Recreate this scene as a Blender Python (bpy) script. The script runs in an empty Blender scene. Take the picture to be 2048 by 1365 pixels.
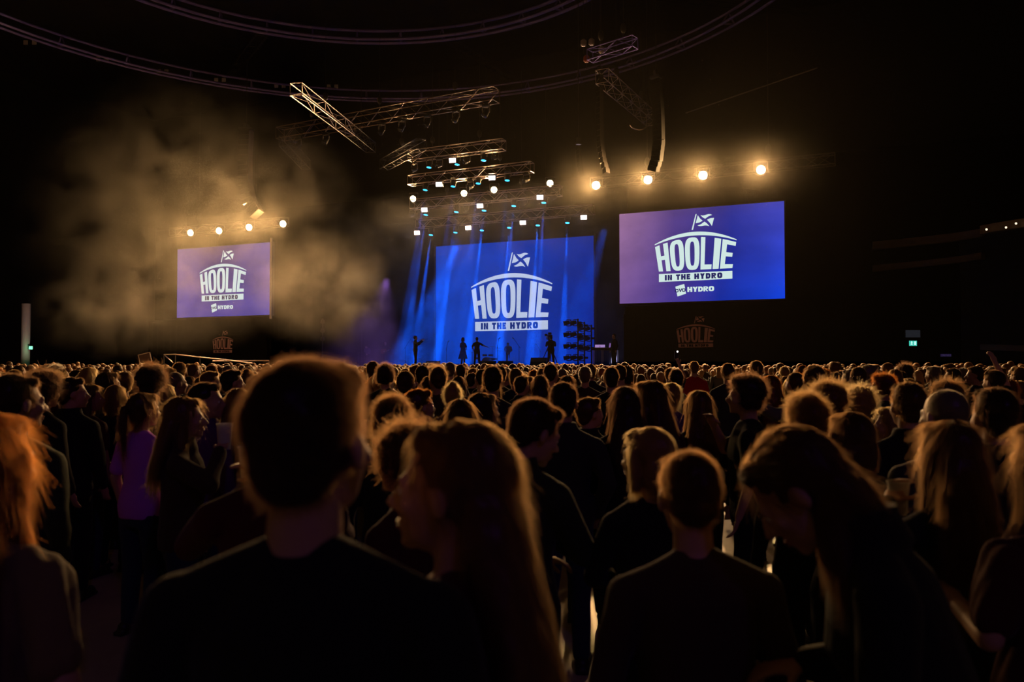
import bpy, math, random
import numpy as np
from mathutils import Vector, Matrix

random.seed(7)
rng = np.random.default_rng(7)
scene = bpy.context.scene
COL = scene.collection

# ------------------------------------------------------------------ camera
# World: X along the stage, +Y upstage, Z up. The photographer stands right of the centre line.
F_PX = 1600.0
HORIZON = 726.0
CAM = Vector((23.07, 0.0, 1.85))
PHI = math.radians(24.6)
PITCH = math.atan((HORIZON - 682.5) / F_PX)
cam_data = bpy.data.cameras.new('camera')
cam_data.sensor_width = 36.0
cam_data.lens = 36.0 * F_PX / 2048.0
cam_data.clip_start = 0.05
cam_data.clip_end = 400.0
cam_data.dof.use_dof = True
cam_data.dof.focus_distance = 30.0
cam_data.dof.aperture_fstop = 2.8
cam = bpy.data.objects.new('camera', cam_data)
cam.location = CAM
cam.rotation_euler = (math.radians(90) + PITCH, 0, PHI)
COL.objects.link(cam)
scene.camera = cam

# ------------------------------------------------------------------ world, exposure
world = bpy.data.worlds.new('hall_air')
scene.world = world
world.use_nodes = True
wbg = world.node_tree.nodes['Background']
wbg.inputs[0].default_value = (0.36, 0.28, 0.62, 1)
wbg.inputs[1].default_value = 0.0016
scene.view_settings.view_transform = 'Standard'
scene.view_settings.look = 'None'
scene.view_settings.gamma = 1.0
scene.view_settings.exposure = 0.0
scene.view_settings.use_curve_mapping = False
cy = scene.cycles
cy.max_bounces = 4
cy.diffuse_bounces = 2
cy.glossy_bounces = 2
cy.transmission_bounces = 4
cy.transparent_max_bounces = 12
cy.volume_bounces = 0
cy.sample_clamp_indirect = 2.0
cy.use_denoising = True
cy.denoising_input_passes = 'RGB_ALBEDO'
cy.use_adaptive_sampling = True
cy.adaptive_threshold = 0.02
cy.volume_step_rate = 1.0
cy.volume_max_steps = 96

Fv = Vector((-math.sin(PHI), math.cos(PHI), 0))
Rv = Vector((math.cos(PHI), math.sin(PHI), 0))


def at(px, py, z):
    """The point that lies z metres ahead of the lens (level distance) behind a pixel of the 2048 x 1365 frame."""
    a = (px - 1024.0) / F_PX
    b = (682.5 - py) / F_PX
    d = Vector((a, math.cos(PITCH) - b * math.sin(PITCH), math.sin(PITCH) + b * math.cos(PITCH)))
    d = d / d.y
    return CAM + Rv * (d.x * z) + Fv * z + Vector((0, 0, d.z * z))


def on_plane(px, py, Y):
    """The point on the wall-like plane of stage depth Y behind a pixel."""
    p = at(px, py, 1.0) - CAM
    return CAM + p * (Y / p.y)


LIGHTS = []


def spot(name, loc, target, watts, color, angle, blend=0.3, radius=0.15):
    l = bpy.data.lights.new(name, 'SPOT')
    l.energy = watts
    l.color = color
    l.spot_size = math.radians(angle)
    l.spot_blend = blend
    l.shadow_soft_size = radius
    o = bpy.data.objects.new(name, l)
    o.location = loc
    o.rotation_euler = (Vector(target) - Vector(loc)).to_track_quat('-Z', 'Y').to_euler()
    COL.objects.link(o)
    return o


WARM = (1.0, 0.57, 0.22)
W_BLINDER = 5000.0
Y_SIDE = 38.9
BLIND_R = [(1192, 371), (1296, 360), (1406, 351), (1522, 340)]
BLIND_L = [(381, 466), (438, 462), (498, 455), (566, 448)]
BLIND_C = [(826, 398), (928, 387), (988, 380), (1100, 367)]
Y_C = 46.2
# the wide audience lights, one beside each blinder's glass, aimed over the crowd
for i, (px, py) in enumerate(BLIND_R + BLIND_L):
    p = on_plane(px, py, Y_SIDE) + Vector((0, -0.4, 0))
    spot('blinder_light', p, p + Vector((0.30 if px < 1000 else -0.05, -1, -0.22)), W_BLINDER, WARM, 150, 0.6, 0.22)
for i, (px, py) in enumerate(BLIND_C):
    p = on_plane(px, py, Y_C) + Vector((0, -0.5, 0))
    spot('blinder_light', p, p + Vector((0.25, -1, -0.16)), W_BLINDER * .8, WARM, 88, 0.7, 0.22)


# faint violet light thrown from the desk end of the hall onto the backs of the crowd
spot('desk_end_light', (33, -8.5, 13), at(560, 830, 6.0), 320, (.20, .05, 1.0), 62, .8, .4)


# ------------------------------------------------------------------ materials
def rgb(r, g, b):
    f = lambda c: (c / 255.0 / 12.92) if c / 255.0 <= 0.04045 else ((c / 255.0 + 0.055) / 1.055) ** 2.4
    return (f(r), f(g), f(b), 1.0)


MATS = {}


def mat(name, color, rough=0.6, metal=0.0, sheen=0.0, bump=0.0, scale=60.0, var=0.0, spec=0.5, sss=0.0):
    if name in MATS:
        return MATS[name]
    m = bpy.data.materials.new(name)
    m.use_nodes = True
    nt = m.node_tree
    b = nt.nodes['Principled BSDF']
    b.inputs['Base Color'].default_value = (color[0], color[1], color[2], 1)
    b.inputs['Roughness'].default_value = rough
    b.inputs['Metallic'].default_value = metal
    b.inputs['Specular IOR Level'].default_value = spec
    if sheen:
        b.inputs['Sheen Weight'].default_value = sheen
        b.inputs['Sheen Roughness'].default_value = 0.4
        b.inputs['Sheen Tint'].default_value = (color[0] * .5 + .4, color[1] * .5 + .4, color[2] * .5 + .4, 1)
    if bump or var:
        tc = nt.nodes.new('ShaderNodeTexCoord')
        n = nt.nodes.new('ShaderNodeTexNoise')
        n.inputs['Scale'].default_value = scale
        n.inputs['Detail'].default_value = 3.0
        nt.links.new(tc.outputs['Object'], n.inputs['Vector'])
        if var:
            mx = nt.nodes.new('ShaderNodeMix')
            mx.data_type = 'RGBA'
            mx.inputs[6].default_value = (color[0] * (1 - var), color[1] * (1 - var), color[2] * (1 - var), 1)
            mx.inputs[7].default_value = (min(1, color[0] * (1 + var)), min(1, color[1] * (1 + var)), min(1, color[2] * (1 + var)), 1)
            nt.links.new(n.outputs['Fac'], mx.inputs[0])
            nt.links.new(mx.outputs[2], b.inputs['Base Color'])
        if bump:
            bp = nt.nodes.new('ShaderNodeBump')
            bp.inputs['Strength'].default_value = bump
            bp.inputs['Distance'].default_value = 0.01
            nt.links.new(n.outputs['Fac'], bp.inputs['Height'])
            nt.links.new(bp.outputs['Normal'], b.inputs['Normal'])
    MATS[name] = m
    return m


def emis(name, color, strength, sample=False):
    if name in MATS:
        return MATS[name]
    m = bpy.data.materials.new(name)
    m.use_nodes = True
    nt = m.node_tree
    nt.nodes.clear()
    e = nt.nodes.new('ShaderNodeEmission')
    e.inputs[0].default_value = (color[0], color[1], color[2], 1)
    e.inputs[1].default_value = strength
    o = nt.nodes.new('ShaderNodeOutputMaterial')
    nt.links.new(e.outputs[0], o.inputs[0])
    if not sample:
        m.cycles.emission_sampling = 'NONE'
    MATS[name] = m
    return m


def hair_mat(name, color):
    """Hair: a soft reflection plus light passing through the fibres."""
    if name in MATS:
        return MATS[name]
    m = bpy.data.materials.new(name)
    m.use_nodes = True
    nt = m.node_tree
    nt.nodes.clear()
    o = nt.nodes.new('ShaderNodeOutputMaterial')
    d = nt.nodes.new('ShaderNodeBsdfDiffuse')
    t = nt.nodes.new('ShaderNodeBsdfTranslucent')
    g = nt.nodes.new('ShaderNodeBsdfGlossy')
    g.inputs['Roughness'].default_value = 0.38
    g.inputs['Color'].default_value = (0.28 + color[0] * .5, 0.22 + color[1] * .5, 0.18 + color[2] * .5, 1)
    d.inputs['Color'].default_value = (color[0], color[1], color[2], 1)
    k = 1.0
    t.inputs['Color'].default_value = (min(1, color[0] * k), min(1, color[1] * k), min(1, color[2] * k), 1)
    m1 = nt.nodes.new('ShaderNodeMixShader')
    m1.inputs[0].default_value = 0.2
    m2 = nt.nodes.new('ShaderNodeMixShader')
    m2.inputs[0].default_value = 0.10
    nt.links.new(d.outputs[0], m1.inputs[1])
    nt.links.new(t.outputs[0], m1.inputs[2])
    nt.links.new(m1.outputs[0], m2.inputs[1])
    nt.links.new(g.outputs[0], m2.inputs[2])
    nt.links.new(m2.outputs[0], o.inputs[0])
    MATS[name] = m
    return m


def strand_mat(name, color):
    if name in MATS:
        return MATS[name]
    m = bpy.data.materials.new(name)
    m.use_nodes = True
    nt = m.node_tree
    nt.nodes.clear()
    o = nt.nodes.new('ShaderNodeOutputMaterial')
    h = nt.nodes.new('ShaderNodeBsdfHairPrincipled')
    h.model = 'CHIANG'
    h.parametrization = 'COLOR'
    h.inputs['Color'].default_value = (color[0], color[1], color[2], 1)
    h.inputs['Roughness'].default_value = .38
    h.inputs['Radial Roughness'].default_value = .45
    nt.links.new(h.outputs[0], o.inputs[0])
    MATS[name] = m
    return m


# ------------------------------------------------------------------ mesh helpers
class Geo:
    """Collects closed shapes; link() gives one object, remesh() melts them into one continuous surface."""

    def __init__(self):
        self.v = []
        self.f = []

    def add(self, verts, faces, M=None):
        n = len(self.v)
        if M is not None:
            verts = [M @ Vector(p) for p in verts]
        self.v.extend([tuple(p) for p in verts])
        self.f.extend([tuple(i + n for i in f) for f in faces])

    def box(self, c, s, M=None):
        x, y, z = c
        a, b, h = s[0] / 2, s[1] / 2, s[2] / 2
        vs = [(x - a, y - b, z - h), (x + a, y - b, z - h), (x + a, y + b, z - h), (x - a, y + b, z - h),
              (x - a, y - b, z + h), (x + a, y - b, z + h), (x + a, y + b, z + h), (x - a, y + b, z + h)]
        self.add(vs, [(3, 2, 1, 0), (4, 5, 6, 7), (0, 1, 5, 4), (1, 2, 6, 5), (2, 3, 7, 6), (3, 0, 4, 7)], M)

    def rings(self, rr, M=None, close=True):
        """rr: list of rings (each a list of equal length)."""
        k = len(rr[0])
        vs = [p for r in rr for p in r]
        fs = []
        for i in range(len(rr) - 1):
            for j in range(k):
                a, b = i * k + j, i * k + (j + 1) % k
                fs.append((a, b, b + k, a + k))
        if close:
            fs.append(tuple(range(k))[::-1])
            fs.append(tuple(range((len(rr) - 1) * k, len(rr) * k)))
        self.add(vs, fs, M)

    def ell(self, c, r, M=None, seg=14, rg=9):
        rr = []
        for i in range(1, rg):
            t = math.pi * i / rg
            rr.append([(c[0] + r[0] * math.sin(t) * math.cos(2 * math.pi * j / seg),
                        c[1] + r[1] * math.sin(t) * math.sin(2 * math.pi * j / seg),
                        c[2] - r[2] * math.cos(t)) for j in range(seg)])
        vs = [(c[0], c[1], c[2] - r[2])] + [p for q in rr for p in q] + [(c[0], c[1], c[2] + r[2])]
        fs = []
        for j in range(seg):
            fs.append((0, 1 + (j + 1) % seg, 1 + j))
            last = 1 + (rg - 2) * seg
            fs.append((last + j, last + (j + 1) % seg, len(vs) - 1))
        for i in range(rg - 2):
            for j in range(seg):
                a, b = 1 + i * seg + j, 1 + i * seg + (j + 1) % seg
                fs.append((a, b, b + seg, a + seg))
        self.add(vs, fs, M)

    def loft(self, rows, M=None, seg=18):
        """rows: (x, y, z, rx, ry) level ellipses."""
        rr = [[(x + rx * math.cos(2 * math.pi * j / seg), y + ry * math.sin(2 * math.pi * j / seg), z)
               for j in range(seg)] for (x, y, z, rx, ry) in rows]
        if rows[0][2] > rows[-1][2]:
            rr = rr[::-1]
        self.rings(rr, M)

    def tube(self, p0, p1, r0, r1=None, M=None, seg=10):
        r1 = r0 if r1 is None else r1
        p0, p1 = Vector(p0), Vector(p1)
        d = (p1 - p0)
        if d.length < 1e-6:
            return
        q = d.to_track_quat('Z', 'Y')
        ring = lambda p, r: [p + q @ Vector((r * math.cos(2 * math.pi * j / seg), r * math.sin(2 * math.pi * j / seg), 0)) for j in range(seg)]
        self.rings([ring(p0, r0), ring(p1, r1)], M)

    def cap(self, p0, p1, r0, r1=None, M=None, seg=12):
        r1 = r0 if r1 is None else r1
        self.tube(p0, p1, r0, r1, M, seg)
        self.ell(p0, (r0,) * 3, M, seg, 7)
        self.ell(p1, (r1,) * 3, M, seg, 7)

    def mesh(self, name, smooth=False):
        me = bpy.data.meshes.new(name)
        me.from_pydata(self.v, [], self.f)
        if smooth:
            me.shade_smooth()
        me.update()
        return me

    def remesh(self, name, voxel, smooth=3, fac=0.5):
        me = self.mesh('tmp')
        ob = bpy.data.objects.new('tmp', me)
        COL.objects.link(ob)
        m = ob.modifiers.new('r', 'REMESH')
        m.mode = 'VOXEL'
        m.voxel_size = voxel
        m.use_smooth_shade = True
        if smooth:
            s = ob.modifiers.new('s', 'SMOOTH')
            s.factor = fac
            s.iterations = smooth
        dg = bpy.context.evaluated_depsgraph_get()
        dg.update()
        out = bpy.data.meshes.new_from_object(ob.evaluated_get(dg))
        out.name = name
        bpy.data.objects.remove(ob)
        bpy.data.meshes.remove(me)
        return out


def obj(name, me, material=None, parent=None, **props):
    if isinstance(me, Geo):
        me = me.mesh(name)
    o = bpy.data.objects.new(name, me)
    COL.objects.link(o)
    if material is not None:
        if not me.materials:
            me.materials.append(None)
        o.material_slots[0].link = 'OBJECT'
        o.material_slots[0].material = material
    if parent is not None:
        o.parent = parent
    for k, v in props.items():
        o[k] = v
    return o


def thing(name, label, cat, loc=(0, 0, 0), rotz=0.0, group=None):
    o = bpy.data.objects.new(name, None)
    o.empty_display_size = 0.1
    COL.objects.link(o)
    o.location = loc
    o.rotation_euler = (0, 0, rotz)
    o['label'] = label
    o['category'] = cat
    if group:
        o['group'] = group
    return o


def dup(root, label=None, group=None):
    r = root.copy()
    COL.objects.link(r)
    if label:
        r['label'] = label
    if group:
        r['group'] = group
    for ch in list(root.children):
        c = ch.copy()
        COL.objects.link(c)
        c.parent = r
        for g in ch.children:
            d = g.copy()
            COL.objects.link(d)
            d.parent = c
    return r
# ------------------------------------------------------------------ people
SKIN = mat('skin', (0.46, 0.27, 0.19), 0.5, spec=0.4)
SKIN2 = mat('skin_tanned', (0.34, 0.19, 0.13), 0.5, spec=0.4)
HAIR = {
    'dark': hair_mat('hair_dark_brown', (0.022, 0.012, 0.007)),
    'brown': hair_mat('hair_brown', (0.055, 0.026, 0.012)),
    'light': hair_mat('hair_light_brown', (0.12, 0.062, 0.028)),
    'blonde': hair_mat('hair_blonde', (0.26, 0.16, 0.07)),
    'ginger': hair_mat('hair_ginger', (0.08, 0.016, 0.003)),
    'grey': hair_mat('hair_grey', (0.14, 0.12, 0.105)),
}

STRAND = {k: strand_mat('hair_strand_' + k, c) for k, c in {'dark': (0.014, 0.005, 0.002), 'brown': (0.030, 0.010, 0.003), 'light': (0.062, 0.022, 0.006),
                                                          'blonde': (0.17, 0.070, 0.018), 'ginger': (0.075, 0.009, 0.001), 'grey': (0.09, 0.06, 0.04)}.items()}


def cloth(name, c, sheen=0.25):
    return mat('cloth_' + name, c, 0.85, 0, sheen, 0.35, 220.0, 0.12, spec=0.2)


CLOTH = {
    'black': cloth('black', (0.012, 0.012, 0.013)),
    'charcoal': cloth('charcoal', (0.035, 0.035, 0.037)),
    'navy': cloth('navy', (0.014, 0.018, 0.045)),
    'green': cloth('green', (0.030, 0.040, 0.022)),
    'maroon': cloth('maroon', (0.060, 0.010, 0.012)),
    'grey': cloth('grey', (0.13, 0.12, 0.11)),
    'brown': cloth('brown', (0.055, 0.035, 0.022)),
    'purple': cloth('purple', (0.60, 0.15, 1.0), 0.0),
    'plum': cloth('plum', (0.10, 0.03, 0.16), 0.0),
    'red': cloth('red', (0.42, 0.02, 0.02)),
    'mustard': cloth('mustard', (0.62, 0.30, 0.03)),
    'cream': cloth('cream', (0.42, 0.34, 0.24)),
    'olive': cloth('olive', (0.17, 0.13, 0.07)),
    'denim': cloth('denim', (0.025, 0.035, 0.07)),
}
SHOE = mat('shoe_leather', (0.02, 0.018, 0.016), 0.5)
LIPS = mat('lips', (0.40, 0.12, 0.10), 0.4)
EYE = mat('eye_white', (0.7, 0.68, 0.65), 0.15)
IRIS = mat('eye_iris', (0.05, 0.03, 0.02), 0.15)

ARMS = {  # elbow and wrist of the right arm in the torso's frame (x right, y forward); the left arm is the mirror image
    'down': ((.245, -.03, 1.15), (.255, .05, .90)),
    'cup': ((.245, -.01, 1.15), (.16, .24, 1.20)),
    'pocket': ((.275, -.07, 1.17), (.20, .06, .95)),
    'up': ((.30, .10, 1.62), (.22, .16, 1.86)),
    'phone': ((.25, .19, 1.26), (.11, .33, 1.45)),
    'cross': ((.245, .10, 1.16), (-.04, .22, 1.20)),
    'front': ((.245, .05, 1.16), (.03, .24, 1.08)),
    'drink': ((.27, .16, 1.27), (.08, .22, 1.45)),
    'hug': ((.33, -.02, 1.36), (.50, .10, 1.46)),
    'fiddle': ((.20, .20, 1.27), (.10, .44, 1.50)),
    'bow': ((.34, .10, 1.34), (.16, .34, 1.50)),
    'strum': ((.27, -.02, 1.16), (.06, .20, 1.06)),
    'reach': ((.38, .14, 1.26), (.60, .24, 1.18)),
    'share': ((.23, .15, 1.28), (-.02, .27, 1.46)),
    'pan': ((.24, .12, 1.20), (.16, .36, 1.26)),
}
BODIES = {}


def hand(g, w, d, side, curl=0.45, s=1.0):
    """Palm, four curled fingers of unequal length and a thumb leaving the side of the palm."""
    d = Vector(d).normalized()
    up = Vector((0, 0, 1)) if abs(d.z) < 0.8 else Vector((0, 1, 0))
    lat = d.cross(up).normalized() * side
    nrm = lat.cross(d).normalized() * side
    if nrm.dot(Vector((0, 0, -1))) < 0 and abs(d.z) < .8:
        nrm = -nrm
    w = Vector(w)
    R = Matrix((lat, nrm, d)).transposed().to_4x4()
    M = Matrix.Translation(w + d * .045 * s) @ R
    g.ell((0, 0, 0), (.040 * s, .016 * s, .055 * s), M, 12, 7)
    for i, (x, L) in enumerate([(-.030, .066), (-.010, .076), (.010, .072), (.030, .056)]):
        p = M @ Vector((x * s, 0, .040 * s))
        a = p + (d * math.cos(curl * .5) + nrm * math.sin(curl * .5)) * L * .5 * s
        b = a + (d * math.cos(curl * 1.8) + nrm * math.sin(curl * 1.8)) * L * .5 * s
        g.cap(p, a, .0095 * s, .0088 * s, seg=8)
        g.cap(a, b, .0088 * s, .0075 * s, seg=8)
    p = M @ Vector((-.030 * s, 0, -.020 * s))
    a = p + (d * .6 - lat * .7 + nrm * .45).normalized() * .042 * s
    b = a + (d * .85 - lat * .1 + nrm * .5).normalized() * .034 * s
    g.cap(p, a, .0125 * s, .011 * s, seg=8)
    g.cap(a, b, .011 * s, .0085 * s, seg=8)


def ripple(me, amp, freq, seed, vertical=False):
    n = len(me.vertices)
    co = np.empty(n * 3, np.float32)
    me.vertices.foreach_get('co', co)
    co = co.reshape(-1, 3)
    no = np.empty(n * 3, np.float32)
    me.vertices.foreach_get('normal', no)
    no = no.reshape(-1, 3)
    r = np.random.default_rng(seed)
    d = np.zeros(n, np.float32)
    for k in range(6):
        w = r.normal(size=3)
        if vertical:
            w[2] *= 0.12
        w = w / np.linalg.norm(w) * freq * (0.6 + 1.6 * r.random())
        d += np.sin(co @ w.astype(np.float32) + r.random() * 6.28)
    co = co + no * (d[:, None] * amp / 2.5)
    me.vertices.foreach_set('co', co.ravel())
    me.update()


def strands(name, me, n, mode, L, seed, rad, head=(0, 0, 0), back=(0, -1, -.3)):
    """Individual hairs rooted on the hair's surface."""
    me.calc_loop_triangles()
    nt = len(me.loop_triangles)
    tri = np.empty(nt * 3, np.int32)
    me.loop_triangles.foreach_get('vertices', tri)
    tri = tri.reshape(-1, 3)
    co = np.empty(len(me.vertices) * 3, np.float32)
    me.vertices.foreach_get('co', co)
    co = co.reshape(-1, 3)
    no = np.empty(len(me.vertices) * 3, np.float32)
    me.vertices.foreach_get('normal', no)
    no = no.reshape(-1, 3)
    a, b, c = co[tri[:, 0]], co[tri[:, 1]], co[tri[:, 2]]
    area = np.linalg.norm(np.cross(b - a, c - a), axis=1)
    r = np.random.default_rng(seed)
    idx = r.choice(nt, n, p=area / area.sum())
    u, v = r.random(n), r.random(n)
    s = u + v > 1
    u[s], v[s] = 1 - u[s], 1 - v[s]
    p = a[idx] + (b[idx] - a[idx]) * u[:, None] + (c[idx] - a[idx]) * v[:, None]
    nr = no[tri[idx, 0]]
    K = 5
    t = np.linspace(0, 1, K)[None, :, None]
    ln = (L * (0.5 + 0.8 * r.random(n)))[:, None, None]
    rnd = r.normal(size=(n, 3))
    comb = None
    if mode == 'tied':
        mode, comb = 'long', np.array(back)
    if mode == 'short':
        tang = np.array([0, -.25, -.55]) - nr * (nr @ np.array([0, -.25, -.55]))[:, None]
        d = nr * .62 + tang * .8 + rnd * .28
        pts = p[:, None, :] + d[:, None, :] * t * ln + np.array([0, 0, -.25]) * t ** 2 * ln
    elif mode == 'curly':
        d = nr * .9 + rnd * .35
        e = r.normal(size=(n, 3))
        pts = p[:, None, :] + d[:, None, :] * t * ln + e[:, None, :] * np.sin(t * 7.0 + r.random((n, 1, 1)) * 6) * .008
    else:
        dn = np.array([0, 0, -1.0])
        dd = np.tile(dn, (n, 1))
        if comb is not None:
            up_ = np.clip((p[:, 2] - head[2] + .13) / .10, 0, 1)[:, None]
            dd = dd * (1 - up_) + comb * up_
        tang = dd - nr * np.sum(nr * dd, axis=1)[:, None]
        cen = p.mean(axis=0)
        rad_ = p - np.array([head[0], head[1], 0])
        rad_[:, 2] = 0
        rad_ /= np.maximum(np.linalg.norm(rad_, axis=1), .03)[:, None]
        tang += rad_ * (np.clip(nr[:, 2:3], 0, 1) ** 2) * (.6 if comb is None else 0)
        tang /= np.maximum(np.linalg.norm(tang, axis=1), .3)[:, None]
        steep = np.clip(nr[:, 2:3], 0, 1)
        ln = ln * (1 - .75 * steep)[:, :, None]
        d = tang + nr * .03 + rnd * .035
        d2 = nr * (.06 * r.random((n, 1)) - .10 * steep) + rnd * .05
        pts = p[:, None, :] + d[:, None, :] * t * ln + d2[:, None, :] * t ** 2 * ln + np.array([0, 0, -.12]) * t ** 2 * ln
    cu = bpy.data.hair_curves.new(name)
    cu.add_curves([K] * n)
    cu.position_data.foreach_set('vector', pts.astype(np.float32).ravel())
    at_ = cu.attributes.new('radius', 'FLOAT', 'POINT')
    at_.data.foreach_set('value', np.tile(np.linspace(1, .35, K), n).astype(np.float32) * rad)
    return cu


def build_person(key, sex='m', hair='short', top='shirt', armR='down', armL='down', lean=0, side=0, hyaw=0, hpitch=0,
                 hroll=0, vox=.014, hl=.42, nstr=1500, srad=.0005, eyes=False, seed=1, stance=0.0, hands=True,
                 curl=0.45, bulk=1.0, hair_side=0.0, hs=1.04, hair_out=0.0):
    """Meshes of one standing person, 1.75 m tall, feet on z = 0, facing +Y."""
    W = (1.0 if sex == 'm' else .88) * bulk
    T = Matrix.Translation((0, 0, .95)) @ Matrix.Rotation(math.radians(-lean), 4, 'X') @ Matrix.Rotation(math.radians(side), 4, 'Y') @ Matrix.Translation((0, 0, -.95))
    nb = Vector((0, -.012, 1.475))
    Hm = T @ Matrix.Translation(nb) @ Matrix.Rotation(math.radians(hyaw), 4, 'Z') @ Matrix.Rotation(math.radians(-hpitch), 4, 'X') @ Matrix.Rotation(math.radians(hroll), 4, 'Y') @ Matrix.Translation((0, .026, .168)) @ Matrix.Scale(1.07, 4)
    tor = [(0, 0, .86, .155, .105), (0, 0, .95, .168, .115), (0, 0, 1.12, .138, .100), (0, .005, 1.28, .160, .115),
           (0, .0, 1.375, .158, .103), (0, -.005, 1.43, .108, .080), (0, -.01, 1.50, .062, .058)]
    if sex == 'w':
        tor = [(0, 0, .86, .165, .115), (0, 0, .95, .178, .122), (0, 0, 1.12, .130, .098), (0, .012, 1.28, .150, .118),
               (0, .0, 1.375, .138, .096), (0, -.005, 1.43, .095, .072), (0, -.01, 1.50, .055, .052)]
    sh = .185 * W

    def J(p, sd):
        return T @ Vector((p[0] * sd * (W * .5 + .5), p[1], p[2]))

    def torso(g, inf):
        g.loft([(x, y, z, rx * bulk + inf, ry * bulk + inf) for x, y, z, rx, ry in tor[:-1]] + [(0, -.01, 1.487, .066 + inf * .4, .060 + inf * .4)], T)
        for sd in (-1, 1):
            g.cap((0.028 * sd, -.018, 1.470), (sh * sd * .97, -.01, 1.378), .036 + inf * .8, .050 + inf * .8, T)

    def arm(g, sd, pose, inf, upto=1.0, hnd=False):
        e, w = ARMS[pose]
        S = T @ Vector((sh * sd, -.01, 1.378))
        E, Wr = J(e, sd), J(w, sd)
        if upto < .5:
            E2 = S.lerp(E, upto * 2)
            g.cap(S, E2, .054 + inf, .047 + inf * 1.6)
            return
        g.cap(S, E, .050 + inf, .039 + inf)
        g.cap(E, E.lerp(Wr, (upto - .5) * 2 - (.05 if not hnd else 0)), .041 + inf, .027 + inf * .8)
        if hnd:
            hand(g, Wr, Wr - E, sd, curl)

    def legs(g, inf, low=.09):
        for sd in (-1, 1):
            hx = .09 * sd
            kx = (.10 + stance * .5) * sd
            ax = (.11 + stance) * sd
            g.cap((hx, 0, .90), (kx, .02, .49), .085 + inf, .056 + inf)
            g.cap((kx, .02, .49), (ax, -.01, low), .055 + inf, .040 + inf)

    out = {}
    # continuous skin surface
    g = Geo()
    torso(g, 0)
    legs(g, 0)
    for sd in (-1, 1):
        g.cap(((.11 + stance) * sd, -.02, .07), ((.12 + stance) * sd, .10, .045), .042, .036)
        arm(g, sd, armR if sd > 0 else armL, 0, 1.0, hands)
    g.cap(T @ (nb + Vector((0, 0, -.03))), Hm @ Vector((0, -.02, -.05)), .058 * (W * .5 + .5), .054 * (W * .5 + .5))
    g.ell((0, -.012, .03), (.073, .093, .086), Hm)
    g.ell((0, .030, -.020), (.061, .064, .084), Hm)
    g.ell((0, .034, -.066), (.050, .050, .040), Hm)
    g.ell((0, .076, -.090), (.020, .017, .017), Hm)
    g.cap((-.034, .079, .022), (.034, .079, .022), .011, .011, Hm, 8)
    g.cap((0, .093, .006), (0, .113, -.024), .008, .0125, Hm, 8)
    for sd in (-1, 1):
        g.ell((.042 * sd, .062, -.022), (.020, .022, .020), Hm, 8, 6)
        g.ell((.011 * sd, .100, -.030), (.009, .010, .008), Hm, 8, 6)
        me_ = Hm @ Matrix.Translation((.077 * sd, -.006, -.008)) @ Matrix.Rotation(.35 * sd, 4, 'Z') @ Matrix.Rotation(-.15, 4, 'X')
        g.ell((0, 0, 0), (.009, .019, .031), me_, 10, 7)
    for sd in (-1, 1):
        g.cap((.018 * sd, .083, .011), (.042 * sd, .075, .010), .0062, .0058, Hm, 8)
        g.cap((.018 * sd, .080, -.007), (.042 * sd, .073, -.006), .0060, .0056, Hm, 8)
    g.ell((0, .090, -.056), (.022, .010, .006), Hm, 8, 6)
    g.ell((0, .088, -.066), (.019, .010, .007), Hm, 8, 6)
    out['body'] = g.remesh('body', min(vox, .009) if vox < .012 else vox * .85, 2, .4)
    # clothes
    g = Geo()
    inf = {'shirt': .014, 'tee': .013, 'jacket': .020, 'hoodie': .021, 'dress': .013}[top]
    torso(g, inf)
    for sd in (-1, 1):
        arm(g, sd, armR if sd > 0 else armL, inf * .85, .36 if top == 'tee' else (.38 if top == 'dress' else 1.0))
    if top == 'jacket':
        g.loft([(0, -.012, 1.45, .105, .100), (0, -.012, 1.52, .088, .088), (0, -.016, 1.535, .092, .092)], T)
    if top == 'hoodie':
        g.ell((0, -.115, 1.455), (.125, .055, .070), T)
        g.ell((0, -.085, 1.50), (.100, .050, .045), T)
    if top == 'dress':
        rows = []
        for k in range(8):
            z = .97 - k * .07
            rows.append((z, .185 + .018 * k, .13 + .016 * k))
        rr = []
        for (z, rx, ry) in rows[::-1]:
            rr.append([(rx * (1 + .05 * math.sin(14 * 2 * math.pi * j / 84) * (1 if z < .9 else .4)) * math.cos(2 * math.pi * j / 84),
                        ry * (1 + .05 * math.sin(14 * 2 * math.pi * j / 84) * (1 if z < .9 else .4)) * math.sin(2 * math.pi * j / 84), z) for j in range(84)])
        g.rings(rr)
    me = g.remesh('top', vox, 2)
    ripple(me, .0045 if top != 'jacket' else .006, 17, seed)
    if top == 'dress':
        ripple(me, .006, 70, seed + 2, True)
    out['top'] = me
    g = Geo()
    g.loft([(0, 0, .80, .16, .11), (0, 0, .90, .175 * bulk, .125 * bulk), (0, 0, 1.0, .160 * bulk, .112 * bulk)])
    legs(g, .016, .10)
    me = g.remesh('trousers', vox, 2)
    ripple(me, .004, 15, seed + 5)
    out['trousers'] = me
    g = Geo()
    for sd in (-1, 1):
        x = (.115 + stance) * sd
        g.cap((x, -.04, .048), (x + .012 * sd, .11, .042), .048, .042)
        g.box((x + .006 * sd, .035, .013), (.088, .27, .026))
    out['shoes'] = g.remesh('shoes', .012, 1)
    # hair
    g = Geo()
    mode, L, amp, fr = 'short', .015, .003, 60
    base = lambda s, dz=0: (g.ell((0, -.028, .038 + dz), (.078 * s, .093 * s, .089 * s), Hm), g.ell((0, -.058, -.030), (.060 * s, .043 * s, .050 * s), Hm))
    back = -(Hm.to_3x3() @ Vector((0, 1, 0)))
    back.z = 0
    back.normalize()
    lat = Vector((-back.y, back.x, 0))
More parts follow.
